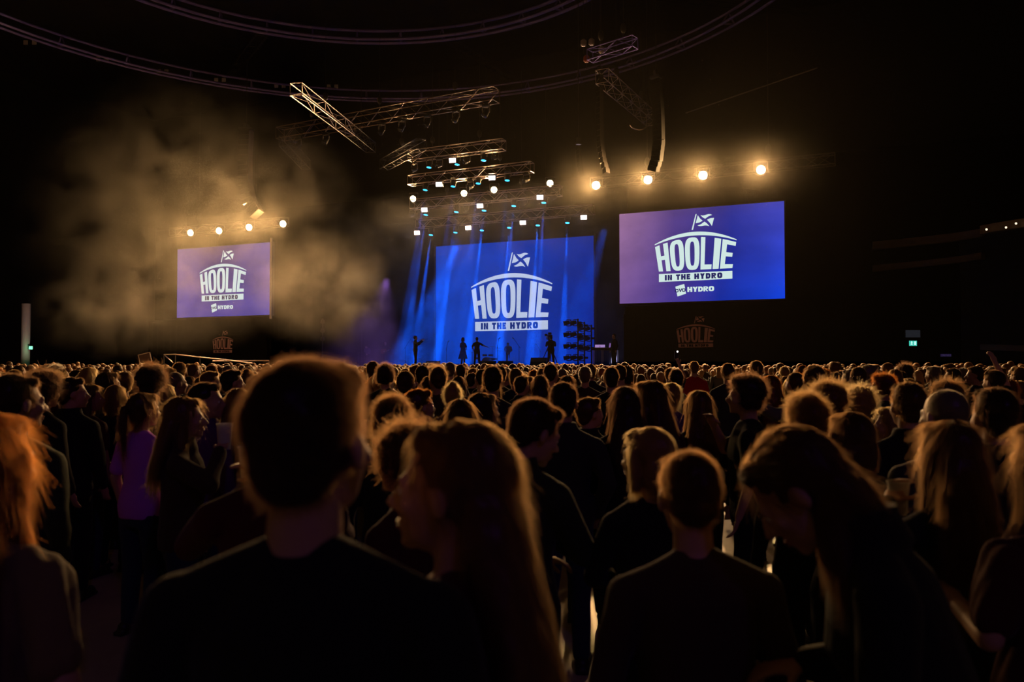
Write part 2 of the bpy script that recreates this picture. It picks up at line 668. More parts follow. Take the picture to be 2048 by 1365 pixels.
    if hair == 'buzz':
        g.ell((0, -.022, .036), (.0765, .090, .0850), Hm)
        g.ell((0, -.056, -.026), (.058, .042, .046), Hm)
        L, amp = .006, .0005
    elif hair == 'short':
        base(hs)
        g.ell((0, .040, .097), (.056, .034, .024), Hm)
    elif hair == 'wavy':
        base(1.12)
        g.ell((0, .042, .098), (.066, .042, .034), Hm)
        for sd in (-1, 1):
            g.ell((.066 * sd, -.02, -.02), (.026, .050, .050), Hm)
        L, amp, fr, mode = .026, .006, 45, 'curly'
    elif hair == 'curly':
        g.ell((0, -.025, .050), (.108, .120, .105), Hm)
        g.ell((0, -.062, -.030), (.080, .055, .060), Hm)
        L, amp, fr, mode = .045, .010, 70, 'curly'
    else:
        base(1.07)
        g.ell((0, .034, .094), (.056, .042, .028), Hm)
        mode, L, amp, fr = 'long', .13, .0022, 120
        if hair in ('bob', 'long', 'half'):
            for sd in (-1, 1) if hair != 'half' else ():
                g.cap((.070 * sd, -.005, .03), (.076 * sd, -.010, -.10), .024, .022, Hm)
            g.ell((0, -.070, -.045), (.084, .048, .100), Hm)
        if hair == 'bob':
            L = .06
        if hair == 'half':
            mode, L = 'tied', .075
        if hair in ('long', 'half'):
            c0 = Hm @ Vector((0, -.055, .0))
            rows = []
            N = 9
            for k in range(N + 1):
                q = k / N
                z = c0.z - q * hl
                off = back * (.018 + .100 * min(1, q * 1.15) - .01 * q + hair_out * q) + lat * (hair_side * q)
                hw = .082 + .040 * math.sin(min(1, q * 1.25) * math.pi * .62) - .050 * max(0, q - .72) / .28
                hd = .060 - .030 * q
                cc = Vector((c0.x, c0.y, z)) + off
                rows.append([cc + lat * (hw * math.cos(2 * math.pi * j / 18)) + back * (hd * math.sin(2 * math.pi * j / 18)) for j in range(18)])
            g.rings(rows[::-1] if True else rows)
            for sd in (-1, 1) if hair == 'long' else ():
                a = Hm @ Vector((.070 * sd, -.015, -.06))
                b = Vector((a.x, a.y, 0)) + lat * 0 + (Hm.to_3x3() @ Vector((.035 * sd, 0, 0)))
                b.z = a.z - min(hl * .55, .24)
                g.cap(a, b, .030, .026)
        if hair == 'pony':
            p = [Hm @ Vector((0, -.105, .045)), Hm @ Vector((0, -.150, .020))]
            p.append(p[1] + back * .012 + Vector((0, 0, -.12)))
            p.append(p[2] - back * .015 + Vector((0, 0, -.14)))
            for a, b, r0, r1 in zip(p[:-1], p[1:], (.020, .026, .030), (.026, .030, .014)):
                g.cap(a, b, r0, r1)
        if hair == 'bun':
            g.ell((0, -.075, .120), (.042, .040, .038), Hm)
            mode, L = 'short', .035
    me = g.remesh('hair', .009 if vox < .012 else .011, 2)
    ripple(me, amp, fr, seed + 9, hair in ('long', 'bob', 'pony', 'half'))
    out['hair'] = me
    if nstr:
        out['strands'] = strands('hair_strands', me, nstr if hair != 'buzz' else int(nstr * 1.3), mode, L, seed, srad, Hm @ Vector((0, -.02, .03)), Hm.to_3x3() @ Vector((0, -.75, -.75)))
    if eyes:
        ev = []
        for sd in (-1, 1):
            g = Geo()
            g.ell((.030 * sd, .0760, .003), (.0118, .0118, .0110), Hm, 12, 8)
            me = g.mesh('eye', True)
            me.materials.append(EYE)
            me.materials.append(IRIS)
            for p in me.polygons:
                cc = Hm.inverted() @ p.center
                if cc.y > .0852:
                    p.material_index = 1
            ev.append(me)
        out['eyes'] = ev
        g = Geo()
        g.ell((0, .0935, -.0555), (.021, .0085, .0048), Hm, 12, 6)
        g.ell((0, .0920, -.0645), (.017, .0085, .0055), Hm, 12, 6)
        out['lips'] = g.mesh('lips', True)
    out['head'] = Hm @ Vector((0, -.012, .03))
    out['topz'] = max(v.co.z for v in out['hair'].vertices)
    wr = {}
    for sd, ps in ((1, armR), (-1, armL)):
        e, w = ARMS[ps]
        wr[sd] = (J(w, sd), (J(w, sd) - J(e, sd)).normalized())
    out['wrist'] = wr
    out['sex'], out['hairstyle'], out['topkind'] = sex, hair, top
    BODIES[key] = out
    return out


def place_person(key, label, px=None, topy=None, z=None, yaw=0.0, hc='brown', tc='black', bc='denim', skin=None,
                 loc=None, height=None, rotz=None, group=None, strand=True, crown=0.0):
    """Stands a person so that the crown comes at pixel (px, topy), z metres ahead; or at loc with a given height."""
    b = BODIES[key]
    if loc is None:
        t = at(px, topy, z)
        s = t.z / (b['topz'] + crown)
        rot = PHI + math.radians(yaw)
        h = Matrix.Rotation(rot, 3, 'Z') @ (b['head'] * s)
        loc = Vector((t.x - h.x, t.y - h.y, 0))
    else:
        s = height / (b['topz'])
        rot = rotz
    r = thing('person', label, 'person', loc, rot, group)
    r.scale = (s, s, s)
    obj('body', b['body'], skin or SKIN, r)
    obj('dress' if b['topkind'] == 'dress' else 'top', b['top'], CLOTH[tc], r)
    obj('trousers', b['trousers'], CLOTH[bc], r)
    obj('shoes', b['shoes'], SHOE, r)
    h = obj('hair', b['hair'], HAIR[hc], r)
    if strand and 'strands' in b:
        so = bpy.data.objects.new('hair_strands', b['strands'])
        COL.objects.link(so)
        if not b['strands'].materials:
            b['strands'].materials.append(None)
        so.material_slots[0].link = 'OBJECT'
        so.material_slots[0].material = STRAND[hc]
        so.parent = h
        so['kind'] = 'stuff'
    for e in b.get('eyes', []):
        o = bpy.data.objects.new('eye', e)
        COL.objects.link(o)
        o.parent = r
    if 'lips' in b:
        obj('lips', b['lips'], LIPS, r)
    return r
# ------------------------------------------------------------------ the hall
M_FLOOR = mat('floor_vinyl', (0.42, 0.35, 0.25), 0.36, bump=0.15, scale=6.0, var=0.18)
M_WALL = mat('hall_wall', (0.030, 0.027, 0.028), 0.85, bump=0.2, scale=3.0, var=0.15)
M_ROOF = mat('roof_deck', (0.030, 0.026, 0.032), 0.8, bump=0.2, scale=1.5, var=0.2)
M_BLACK = mat('black_paint', (0.012, 0.012, 0.013), 0.55)
M_DRAPE = mat('black_drape', (0.004, 0.0035, 0.0035), 1.0, spec=0.05)
M_STEEL = mat('dark_steel', (0.10, 0.09, 0.09), 0.45, 0.8)
M_ALU = mat('aluminium', (0.55, 0.47, 0.44), 0.4, 0.6)
M_ALUD = mat('dim_aluminium', (0.10, 0.09, 0.09), 0.5, 0.5)  # darker copy of the aluminium, dim light put into its colour
M_DECK = mat('stage_deck', (0.020, 0.020, 0.022), 0.4, bump=0.1, scale=20)
M_CAB = mat('speaker_cabinet', (0.014, 0.012, 0.010), 0.8, spec=.2)
M_GRILLE = mat('speaker_grille', (0.008, 0.007, 0.006), 0.9, spec=.1)
M_PLASTIC = mat('black_plastic', (0.02, 0.02, 0.021), 0.35)
M_WHITE = mat('white_paint', (0.62, 0.52, 0.48), 0.6)


def structure(name, g, m):
    o = obj(name, g, m)
    o['kind'] = 'structure'
    return o


g = Geo(); g.box((-6, 26, -.1), (84, 72, .2)); structure('floor', g, M_FLOOR)
g = Geo(); g.box((-6, 62.2, 14), (84, .4, 28)); structure('wall_back', g, M_WALL)
g = Geo(); g.box((-6, -10.2, 14), (84, .4, 28)); structure('wall_front', g, M_WALL)
g = Geo(); g.box((-48.2, 26, 14), (.4, 72.8, 28)); structure('wall_left', g, M_WALL)
g = Geo(); g.box((36.2, 26, 14), (.4, 72.8, 28)); structure('wall_right', g, M_WALL)
g = Geo(); g.box((-6, 26, 28.2), (84.8, 72.8, .4)); structure('ceiling', g, M_ROOF)

# the curved roof rings: three tubes each, with hangers
ring_c = at(640, 300, 35); ring_c.z = 0


def roof_ring(h, r, m, label, tube=.16, gap=.9, n=72):
    t = thing('roof_ring', label, 'roof ring', (ring_c.x, ring_c.y, h))
    for k, (dr, dz) in enumerate(((0, 0), (gap, .1), (gap * .5, gap * .8))):
        g = Geo()
        rr = []
        for i in range(n):
            a = 2 * math.pi * i / n
            c = Vector(((r + dr) * math.cos(a), (r + dr) * math.sin(a), dz))
            e = Vector((math.cos(a), math.sin(a), 0))
            rr.append([c + e * (tube / 2 * math.cos(q)) + Vector((0, 0, tube / 2 * math.sin(q))) for q in [j * math.pi / 3 for j in range(6)]])
        vs = [p for q in rr for p in q]
        fs = [(i * 6 + j, i * 6 + (j + 1) % 6, ((i + 1) % n) * 6 + (j + 1) % 6, ((i + 1) % n) * 6 + j) for i in range(n) for j in range(6)]
        g.add(vs, fs)
        obj('ring_tube', g, m, t)
    st = Geo()
    st.tube((0, 0, 0), (gap, 0, .1), .05, seg=6)
    st.tube((0, 0, 0), (gap * .5, 0, gap * .8), .05, seg=6)
    st.tube((gap, 0, .1), (gap * .5, 0, gap * .8), .05, seg=6)
    sm = st.mesh('strut')
    for i in range(0, n, 2):
        a = 2 * math.pi * i / n
        o = obj('strut', sm, m, t)
        o.location = (r * math.cos(a), r * math.sin(a), 0)
        o.rotation_euler = (0, 0, a)
    return t


M_RING = mat('ring_steel', (0.20, 0.16, 0.42), 0.5, 0.3)
roof_ring(21.0, 22.5, M_RING, 'wide dark violet roof ring, the lower and larger of two, with paired lamps')
roof_ring(22.5, 15.5, M_RING, 'smaller dark violet roof ring hanging inside the larger ring', .20)
for i in range(9):
    a = math.radians(20 + i * 40)
    g = Geo()
    p0, p1 = Vector((15.5 * math.cos(a), 15.5 * math.sin(a), 22.6)), Vector((36 * math.cos(a), 36 * math.sin(a), 26.5))
    q = Vector((-math.sin(a), math.cos(a), 0)) * .35
    for s in (-1, 1):
        g.tube(p0 + q * s, p1 + q * s, .07, seg=6)
    for k in range(16):
        c = p0.lerp(p1, k / 15)
        g.tube(c - q, c + q, .04, seg=5)
    o = obj('trim_%d' % (i + 1), g, M_ROOF)
    o.location = (ring_c.x, ring_c.y, 0)
    o['kind'] = 'structure'

# paired house lamps below the large ring
hl = [(60, 85), (205, 118), (325, 143), (440, 160), (560, 172), (665, 173)]
hlz = [49.5, 51.5, 54, 56, 57.5, 57.5]
ords = ['first', 'second', 'third', 'fourth', 'fifth', 'sixth', 'seventh', 'eighth', 'ninth', 'tenth']
M_LAMPGLASS = mat('unlit_lamp_glass', (0.45, 0.42, 0.50), 0.3)
for i, ((px, py), z) in enumerate(zip(hl, hlz)):
    p = at(px, py, z)
    t = thing('house_lamp', 'pair of square unlit house lamps under the roof ring, %s pair from the left' % ords[i], 'lamp', p, PHI,
              'paired house lamps under the roof ring')
    for s in (-1, 1):
        g = Geo(); g.box((s * .27, .12, 0), (.34, .22, .34)); h = obj('housing', g, M_BLACK, t)
        g = Geo(); g.box((s * .27, 0, 0), (.28, .03, .28)); obj('lamp_glass', g, M_LAMPGLASS, h)
    g = Geo(); g.tube((-.27, .12, .17), (0, .12, .55), .025, seg=6); g.tube((.27, .12, .17), (0, .12, .55), .025, seg=6)
    g.tube((0, .12, .5), (0, .12, max(.7, 21 - p.z)), .03, seg=6)
    obj('hanger', g, M_STEEL, t)

# curved upper tier in the far right corner
tier_pts = [(1745, 499, 46.6), (1800, 494, 46.0), (1860, 488, 45.0), (1920, 481, 43.9), (1962, 474, 43.0)]
M_TIER = mat('tier_front', (0.16, 0.11, 0.08), 0.5, bump=.2, scale=4)
M_TIER2 = mat('tier_edge', (0.40, 0.30, 0.20), 0.45)


def ribbon(name, pts, h, d, m, kind=True):
    g = Geo()
    P = [at(*p) for p in pts]
    rr = []
    for i, p in enumerate(P):
        a = P[max(0, i - 1)]; b = P[min(len(P) - 1, i + 1)]
        t = (b - a); t.z = 0; t.normalize()
        nrm = Vector((-t.y, t.x, 0))
        if nrm.dot(p - CAM) < 0:
            nrm = -nrm
        rr.append([p, p + nrm * d, p + nrm * d + Vector((0, 0, h)), p + Vector((0, 0, h))])
    g.rings(rr)
    o = obj(name, g, m)
    if kind:
        o['kind'] = 'structure'
    return o


ribbon('trim_20', tier_pts, .45, .5, M_TIER)
ribbon('trim_21', [(x, y + 44, z) for x, y, z in tier_pts], .35, .5, M_TIER)
ribbon('trim_22', [(1960, 468, 41.0), (2000, 461, 40.2), (2060, 452, 39.0), (2200, 430, 37)], .42, .4, M_TIER2)
ribbon('trim_23', [(1960, 700, 42.5), (2060, 704, 40), (2200, 712, 38)], .3, .5, M_TIER)
g = Geo()
P = [at(x, 560, z + 3.0) for x, y, z in tier_pts] + [at(2060, 560, 43), at(2200, 560, 40)]
rr = [[Vector((p.x, p.y, 0)), Vector((p.x, p.y, 0)) + Vector((.3, .6, 0)), Vector((p.x + .3, p.y + .6, 9.5)), Vector((p.x, p.y, 9.5))] for p in P]
g.rings(rr)
structure('wall_corner', g, mat('corner_wall', (0.020, 0.020, 0.030), .8, bump=.2, scale=2, var=.3))
# small house lamps on the tier
for i, (px, py, z) in enumerate([(1974, 459, 40.2), (2013, 455, 39.6), (2033, 447, 39.2)]):
    t = thing('tier_lamp', 'tiny warm lamp on the far right balcony rail, %s from the left' % ords[i], 'lamp', at(px, py, z), PHI)
    g = Geo(); g.tube((0, .05, 0), (0, .16, 0), .07, .05, seg=10); obj('housing', g, M_BLACK, t)
    g = Geo(); g.ell((0, .04, 0), (.055, .03, .055)); obj('bulb', g, emis('tiny_warm', (1, .75, .5), 1.6 if i != 1 else 4), t)

# ------------------------------------------------------------------ signs
SEG = {  # strokes of block letters in a 1 x 1 box, as polygons
}


def quad(x0, y0, x1, y1):
    return [(x0, y0), (x1, y0), (x1, y1), (x0, y1)]


def ringstrip(n0, n1, cx, cy, rx, ry, tx, ty, p=2.6, N=28):
    out = []
    f = lambda a, r, c, fn: c + r * math.copysign(abs(fn(a)) ** (2 / p), fn(a))
    for i in range(n0, n1):
        a, b = 2 * math.pi * i / N, 2 * math.pi * (i + 1) / N
        out.append([(f(a, rx, cx, math.cos), f(a, ry, cy, math.sin)), (f(b, rx, cx, math.cos), f(b, ry, cy, math.sin)),
                    (f(b, rx - tx, cx, math.cos), f(b, ry - ty, cy, math.sin)), (f(a, rx - tx, cx, math.cos), f(a, ry - ty, cy, math.sin))])
    return out


def glyph(ch, tx=.3, ty=.17):
    """y grows upward"""
    if ch == 'H':
        return [quad(0, 0, tx, .5 - ty / 2), quad(0, .5 - ty / 2, tx, .5 + ty / 2), quad(0, .5 + ty / 2, tx, 1), quad(1 - tx, 0, 1, .5 - ty / 2), quad(1 - tx, .5 - ty / 2, 1, .5 + ty / 2),
                quad(1 - tx, .5 + ty / 2, 1, 1), quad(tx, .5 - ty / 2, 1 - tx, .5 + ty / 2)]
    if ch == 'O':
        return ringstrip(0, 28, .5, .5, .5, .5, tx, ty, 3.2)
    if ch == 'L':
        return [quad(0, 0, tx, ty), quad(0, ty, tx, 1), quad(tx, 0, 1, ty)]
    if ch == 'I':
        return [quad(0, 0, 1, .5), quad(0, .5, 1, 1)]
    if ch == 'E':
        return [quad(0, 0, tx, 1), quad(tx, 0, 1, ty), quad(tx, .5 - ty / 2, .86, .5 + ty / 2), quad(tx, 1 - ty, 1, 1)]
    if ch == 'T':
        return [quad(.5 - tx / 2, 0, .5 + tx / 2, 1 - ty), quad(0, 1 - ty, 1, 1)]
    if ch == 'N':
        return [quad(0, 0, tx, 1), quad(1 - tx, 0, 1, 1), [(tx, 1), (tx, .62), (1 - tx, 0), (1 - tx, .38)]]
    if ch == 'Y':
        return [quad(.5 - tx / 2, 0, .5 + tx / 2, .45), [(.5 - tx / 2, .45), (.5 + tx / 2, .45), (tx, 1), (0, 1)], [(.5 - tx / 2, .45), (.5 + tx / 2, .45), (1, 1), (1 - tx, 1)]]
    if ch == 'D':
        return [quad(0, 0, tx, 1), quad(tx, 0, .5, ty), quad(tx, 1 - ty, .5, 1)] + ringstrip(21, 28, .5, .5, .5, .5, tx, ty) + ringstrip(0, 7, .5, .5, .5, .5, tx, ty)
    if ch == 'R':
        return [quad(0, 0, tx, 1), quad(tx, .42, .55, .42 + ty * .8), quad(tx, 1 - ty * .8, .55, 1), [(.38, .44), (.66, .44), (1, 0), (.66, 0)]] + \
            ringstrip(21, 28, .55, .71, .42, .29, tx, ty * .8) + ringstrip(0, 7, .55, .71, .42, .29, tx, ty * .8)
    if ch == 'V':
        return [[(0, 1), (.3, 1), (.62, 0), (.38, 0)], [(.7, 1), (1, 1), (.62, 0), (.38, 0)]]
    return []


def warp_polys(polys, x0, x1, top, bot):
    """Places unit polygons between two edges: top(u), bot(u) give v (downward) for u across."""
    out = []
    for p in polys:
        q = []
        for (x, y) in p:
            u = x0 + (x1 - x0) * x
            q.append((u, bot(u) + (top(u) - bot(u)) * y))
        out.append(q)
    return out


def logo_polys(kind='full'):
    """The emblem in (u, v) with u, v in units of the side screen's width and height; centre line u = 0."""
    P = []
    half = .2495
    arc = lambda u: .2545 + .109 * min(1.0, abs(u) / half) ** 2
    thick = lambda u: .010 + .030 * (1 - min(1, abs(u) / half) ** 2)
    n = 24
    for i in range(n):
        a, b = -half + 2 * half * i / n, -half + 2 * half * (i + 1) / n
        P.append([(a, arc(a)), (b, arc(b)), (b, arc(b) + thick(b)), (a, arc(a) + thick(a))])
    ltop = lambda u: .312 + .082 * min(1.0, abs(u) / half) ** 1.8
    raw = []
    for ch, a, b in (('H', 0, .165), ('O', .182, .362), ('O', .375, .560), ('L', .575, .722), ('I', .738, .818), ('E', .835, 1)):
        tx = .36 if ch in 'HOLE' else .3
        raw += warp_polys(glyph(ch, tx if ch != 'O' else .34, .15 if ch != 'O' else .13), -.2475 + a * .495, -.2475 + b * .495, ltop, lambda u: .664)
    for p in raw:  # the word narrows downward
        P.append([(u * (1 - .095 * (v - .39) / .27), v) for (u, v) in p])
    # bar with the lettering left open
    B0, B1, BT, BB = -.2235, .2235, .692, .778
    word, x = [], -.186
    items = [('I', .011), ('N', .024), (' ', .012), ('T', .023), ('H', .025), ('E', .020), (' ', .012), ('H', .026), ('Y', .026), ('D', .025), ('R', .026), ('O', .027)]
    tot = sum(w for c, w in items) + .005 * len(items)
    sc = .356 / tot
    bar = [(B0, BT), (B1, BT), (B1, BB - .004), (.05, BB), (B0, BB)]
    ink = []
    for ch, w in items:
        w *= sc
        if ch != ' ':
            ink += warp_polys(glyph(ch, .42, .30), x, x + w, lambda u: .704, lambda u: .764)
        x += w + .005 * sc
    # flag
    P.append([(.006, .066), (.013, .066), (-.010, .232), (-.019, .232)])
    fl = lambda s, t: (.022 + .098 * s - .018 * t, .060 + .115 * t + .045 * s + .016 * math.sin(s * 6.0 + .3) * (1 - .3 * t))
    gap = .13
    tri = []
    for k in range(4):
        n2 = 6
        for i in range(n2):
            a, b = i / n2, (i + 1) / n2
            e = lambda w: gap + (1 - 2 * gap) * w
            if k == 0:
                A, Bq, C = (e(a), 0), (e(b), 0), (.5, .5 - gap)
            elif k == 1:
                A, Bq, C = (e(a), 1), (e(b), 1), (.5, .5 + gap)
            elif k == 2:
                A, Bq, C = (0, e(a)), (0, e(b)), (.5 - gap, .5)
            else:
                A, Bq, C = (1, e(a)), (1, e(b)), (.5 + gap, .5)
            m1 = ((A[0] + C[0]) / 2, (A[1] + C[1]) / 2)
            m2 = ((Bq[0] + C[0]) / 2, (Bq[1] + C[1]) / 2)
            tri.append([fl(*A), fl(*Bq), fl(*m2), fl(*m1)])
            tri.append([fl(*m1), fl(*m2), fl(*C)])
    P += tri
    sub, subink = [], []
    if kind == 'full':
        sub.append([(-.121, .835), (-.066, .810), (-.055, .915), (-.108, .943)])
        subink += warp_polys(glyph('O', .24, .24), -.123, -.101, lambda u: .862, lambda u: .898)
        subink += warp_polys(glyph('V', .3, .2), -.101, -.078, lambda u: .858, lambda u: .894)
        subink += warp_polys(glyph('O', .24, .24), -.080, -.058, lambda u: .858, lambda u: .894)
        x = -.047
        for ch, w in (('H', .030), ('Y', .031), ('D', .029), ('R', .029), ('O', .033)):
            sub += warp_polys(glyph(ch, .38, .27), x, x + w, lambda u: .845, lambda u: .898)
            x += w + .0025
    return P, bar, ink, sub, subink


def poly_obj(name, polys, fn, off, m, parent, thick=.004):
    g = Geo()
    for p in polys:
        vs = [Vector(fn(u, v)) + Vector((0, -off, 0)) for (u, v) in p]
        g.add(vs, [tuple(range(len(vs)))])
    return obj(name, g, m, parent)


def screen_material(name, stops_h, low, high, noise=.05):
    """The picture on the LED wall: a colour run from left to right that shifts from top to bottom."""
    m = bpy.data.materials.new(name)
    m.use_nodes = True
    nt = m.node_tree
    nt.nodes.clear()
    N = nt.nodes.new
    tc = N('ShaderNodeTexCoord')
    sx = N('ShaderNodeSeparateXYZ')
    nt.links.new(tc.outputs['Generated'], sx.inputs[0])
    r1 = N('ShaderNodeValToRGB')
    r2 = N('ShaderNodeValToRGB')
    for r, st in ((r1, low), (r2, high)):
        el = r.color_ramp.elements
        while len(el) < len(st):
            el.new(.5)
        for e, (p, c) in zip(el, st):
            e.position = p
            e.color = c
        nt.links.new(sx.outputs['X'], r.inputs[0])
    mx = N('ShaderNodeMix'); mx.data_type = 'RGBA'
    nt.links.new(sx.outputs['Z'], mx.inputs[0])
    nt.links.new(r1.outputs[0], mx.inputs[6])
    nt.links.new(r2.outputs[0], mx.inputs[7])
    nz = N('ShaderNodeTexNoise'); nz.inputs['Scale'].default_value = 3.0; nz.inputs['Detail'].default_value = 4
    nt.links.new(tc.outputs['Generated'], nz.inputs['Vector'])
    vr = N('ShaderNodeTexVoronoi'); vr.feature = 'DISTANCE_TO_EDGE'; vr.inputs['Scale'].default_value = 9.0
    nt.links.new(tc.outputs['Generated'], vr.inputs['Vector'])
    mp = N('ShaderNodeMapRange'); mp.inputs['From Min'].default_value = .3; mp.inputs['From Max'].default_value = .7
    mp.inputs['To Min'].default_value = .82; mp.inputs['To Max'].default_value = 1.18
    nt.links.new(nz.outputs['Fac'], mp.inputs['Value'])
    e = N('ShaderNodeEmission')
    nt.links.new(mx.outputs[2], e.inputs[0])
    nt.links.new(mp.outputs[0], e.inputs[1])
    o = N('ShaderNodeOutputMaterial')
    nt.links.new(e.outputs[0], o.inputs[0])
    return m


def worn_emission(name, color, back):
    """Lettering with small worn specks."""
    m = bpy.data.materials.new(name)
    m.use_nodes = True
    nt = m.node_tree
    nt.nodes.clear()
    N = nt.nodes.new
    tc = N('ShaderNodeTexCoord')
    nz = N('ShaderNodeTexNoise'); nz.inputs['Scale'].default_value = 9.0; nz.inputs['Detail'].default_value = 5; nz.inputs['Roughness'].default_value = .8
    nt.links.new(tc.outputs['Object'], nz.inputs['Vector'])
    gt = N('ShaderNodeMath'); gt.operation = 'GREATER_THAN'; gt.inputs[1].default_value = .70
    nt.links.new(nz.outputs['Fac'], gt.inputs[0])
    mx = N('ShaderNodeMix'); mx.data_type = 'RGBA'
    mx.inputs[6].default_value = color
    mx.inputs[7].default_value = back
    nt.links.new(gt.outputs[0], mx.inputs[0])
    e = N('ShaderNodeEmission')
    nt.links.new(mx.outputs[2], e.inputs[0])
    o = N('ShaderNodeOutputMaterial')
    nt.links.new(e.outputs[0], o.inputs[0])
    return m


def led_screen(label, x0, x1, Y, z0, z1, pic, ink_m, bar_ink, lw, lh, uc, v_of, full, framed=True, hang=None):
    """x0..x1 by z0..z1 facing the audience at depth Y. (u, v) of the emblem -> metres with lw, lh per unit, centre uc."""
    xc = (x0 + x1) / 2
    t = thing('led_screen', label, 'screen', (xc, Y, z0))
    w, h = x1 - x0, z1 - z0
    g = Geo(); g.box((0, .13, h / 2), (w + .10, .22, h + .10)); obj('cabinet', g, M_BLACK, t)
    g = Geo(); g.add([(-w / 2, 0, 0), (w / 2, 0, 0), (w / 2, 0, h), (-w / 2, 0, h), (-w / 2, .02, 0), (w / 2, .02, 0), (w / 2, .02, h), (-w / 2, .02, h)],
                     [(0, 1, 2, 3), (5, 4, 7, 6), (1, 5, 6, 2), (4, 0, 3, 7), (3, 2, 6, 7), (4, 5, 1, 0)])
    p = obj('display', g, pic, t)
    fn = lambda u, v: (uc + u * lw, 0, v_of(v, h, lh))
    P, bar, ink, sub, subink = logo_polys('full' if full else 'plain')
    poly_obj('emblem', P + [bar] + sub, fn, .012, ink_m, p)
    poly_obj('lettering', ink + subink, fn, .020, bar_ink, p)
    if framed:
        g = Geo()
        for s in (-1, 1):
            g.box((s * (w / 2 + .09), .08, h / 2), (.07, .30, h + .25))
        obj('frame_post', g, M_ALUD, t)
    return t


# side screens: same size, mirrored about the centre line
pr0, pr1 = on_plane(1239, 517, Y_SIDE), on_plane(1569, 500, Y_SIDE)
zt = (on_plane(1239, 428, Y_SIDE).z + on_plane(1567, 403, Y_SIDE).z) / 2
zb = (on_plane(1240, 607, Y_SIDE).z + on_plane(1571, 598, Y_SIDE).z) / 2
SX0, SX1, SZ0, SZ1 = pr0.x, pr1.x, zb, zt
SW, SH = SX1 - SX0, SZ1 - SZ0
print('side screen', SX0, SX1, SZ0, SZ1, 'left', on_plane(365, 580, Y_SIDE).x, on_plane(540, 570, Y_SIDE).x, on_plane(370, 515, Y_SIDE).z, on_plane(365, 645, Y_SIDE).z, on_plane(540, 498, Y_SIDE).z, on_plane(540, 640, Y_SIDE).z)
pic_r = screen_material('picture_right', None,
                        [(0, rgb(116, 84, 150)), (.30, rgb(72, 55, 140)), (.62, rgb(16, 40, 150)), (1, rgb(8, 62, 214))],
                        [(0, rgb(150, 108, 150)), (.35, rgb(76, 56, 124)), (.70, rgb(34, 40, 132)), (1, rgb(62, 66, 176))])
pic_l = screen_material('picture_left', None,
                        [(0, rgb(98, 82, 156)), (.5, rgb(62, 54, 138)), (1, rgb(92, 78, 156))],
                        [(0, rgb(106, 90, 146)), (.4, rgb(52, 42, 96)), (1, rgb(108, 90, 146))])
pic_c = screen_material('picture_centre', None,
                        [(0, rgb(0, 66, 200)), (.5, rgb(0, 46, 158)), (1, rgb(0, 36, 156))],
                        [(0, rgb(10, 58, 170)), (.5, rgb(0, 50, 160)), (1, rgb(0, 38, 132))])
ink_side = worn_emission('emblem_pale', rgb(206, 230, 226), rgb(70, 70, 150))
ink_left = worn_emission('emblem_pale_left', rgb(206, 224, 222), rgb(70, 70, 150))
ink_mid = worn_emission('emblem_blue_white', rgb(190, 205, 236), rgb(20, 60, 170))
navy_r = emis('lettering_navy', rgb(34, 34, 92), 1)
navy_l = emis('lettering_violet', rgb(44, 40, 84), 1)
navy_c = emis('lettering_blue', rgb(0, 36, 120), 1)
vof = lambda v, h, lh: h - v * lh
s = led_screen('right hanging screen with HOOLIE IN THE HYDRO emblem, violet fading to blue', SX0, SX1, Y_SIDE, SZ0, SZ1, pic_r, ink_side, navy_r, SW, SH,
               -.022 * SW, vof, True, False)
s = led_screen('left hanging screen with HOOLIE IN THE HYDRO emblem, dull violet, seen through smoke', -SX1, -SX0, Y_SIDE, SZ0, SZ1, pic_l, ink_left, navy_l, SW, SH,
               0.0, vof, True, False)
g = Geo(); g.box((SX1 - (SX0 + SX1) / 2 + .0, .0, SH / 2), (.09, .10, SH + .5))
tp = obj('frame_post', g, mat('lit_frame', (.75, .66, .50), .5), s)  # pale colour stands in for the light along this edge
# centre screen
Y_REAR = 50.4
c0, c1 = on_plane(872, 495, Y_REAR), on_plane(1187, 470, Y_REAR)
CX0, CX1 = c0.x, c1.x
CZ1 = (c0.z + c1.z) / 2
STAGE_Z = 1.62
CZ0 = STAGE_Z + .15
e0, e1, ep = on_plane(942.4, 574, Y_REAR), on_plane(1104.8, 566.6, Y_REAR), on_plane(1032, 546.2, Y_REAR)
eb = on_plane(1020, 661.5, Y_REAR)
lwC = (e1.x - e0.x) / .499
lhC = (ep.z - eb.z) / (.778 - .2545)
print('centre screen', CX0, CX1, CZ0, CZ1, 'emblem units', lwC, lhC, 'vs side', SW, SH, 'stage centre', on_plane(853, 600, Y_SIDE).x)
ztop = ep.z + .2545 * lhC
led_screen('large blue centre screen at the back of the stage with HOOLIE emblem', CX0, CX1, Y_REAR, CZ0, CZ1, pic_c, ink_mid, navy_c, lwC, lhC,
           (e0.x + e1.x) / 2 - (CX0 + CX1) / 2, lambda v, h, lh: ztop - v * lh - CZ0, False)

# ------------------------------------------------------------------ stage, drapes and printed scrims
g = Geo(); g.box((0, 45.6, STAGE_Z / 2), (44, 13.0, STAGE_Z))
st = thing('stage', 'long black stage platform across the far end of the hall', 'stage', (0, 45.6, 0))
g = Geo(); g.box((0, 0, STAGE_Z - .06), (44, 13, .12)); obj('deck', g, M_DECK, st)
g = Geo(); g.box((0, -6.44, STAGE_Z / 2 - .07), (44, .06, STAGE_Z - .14)); obj('skirt', g, M_DRAPE, st)
lg = Geo(); lg.tube((0, 0, 0), (0, 0, STAGE_Z - .12), .04, seg=8)
lm = lg.mesh('leg')
for i in range(12):
    for y in (-6, 6):
        o = obj('leg', lm, M_STEEL, st)
        o.location = (-21 + i * 3.8, y, 0)


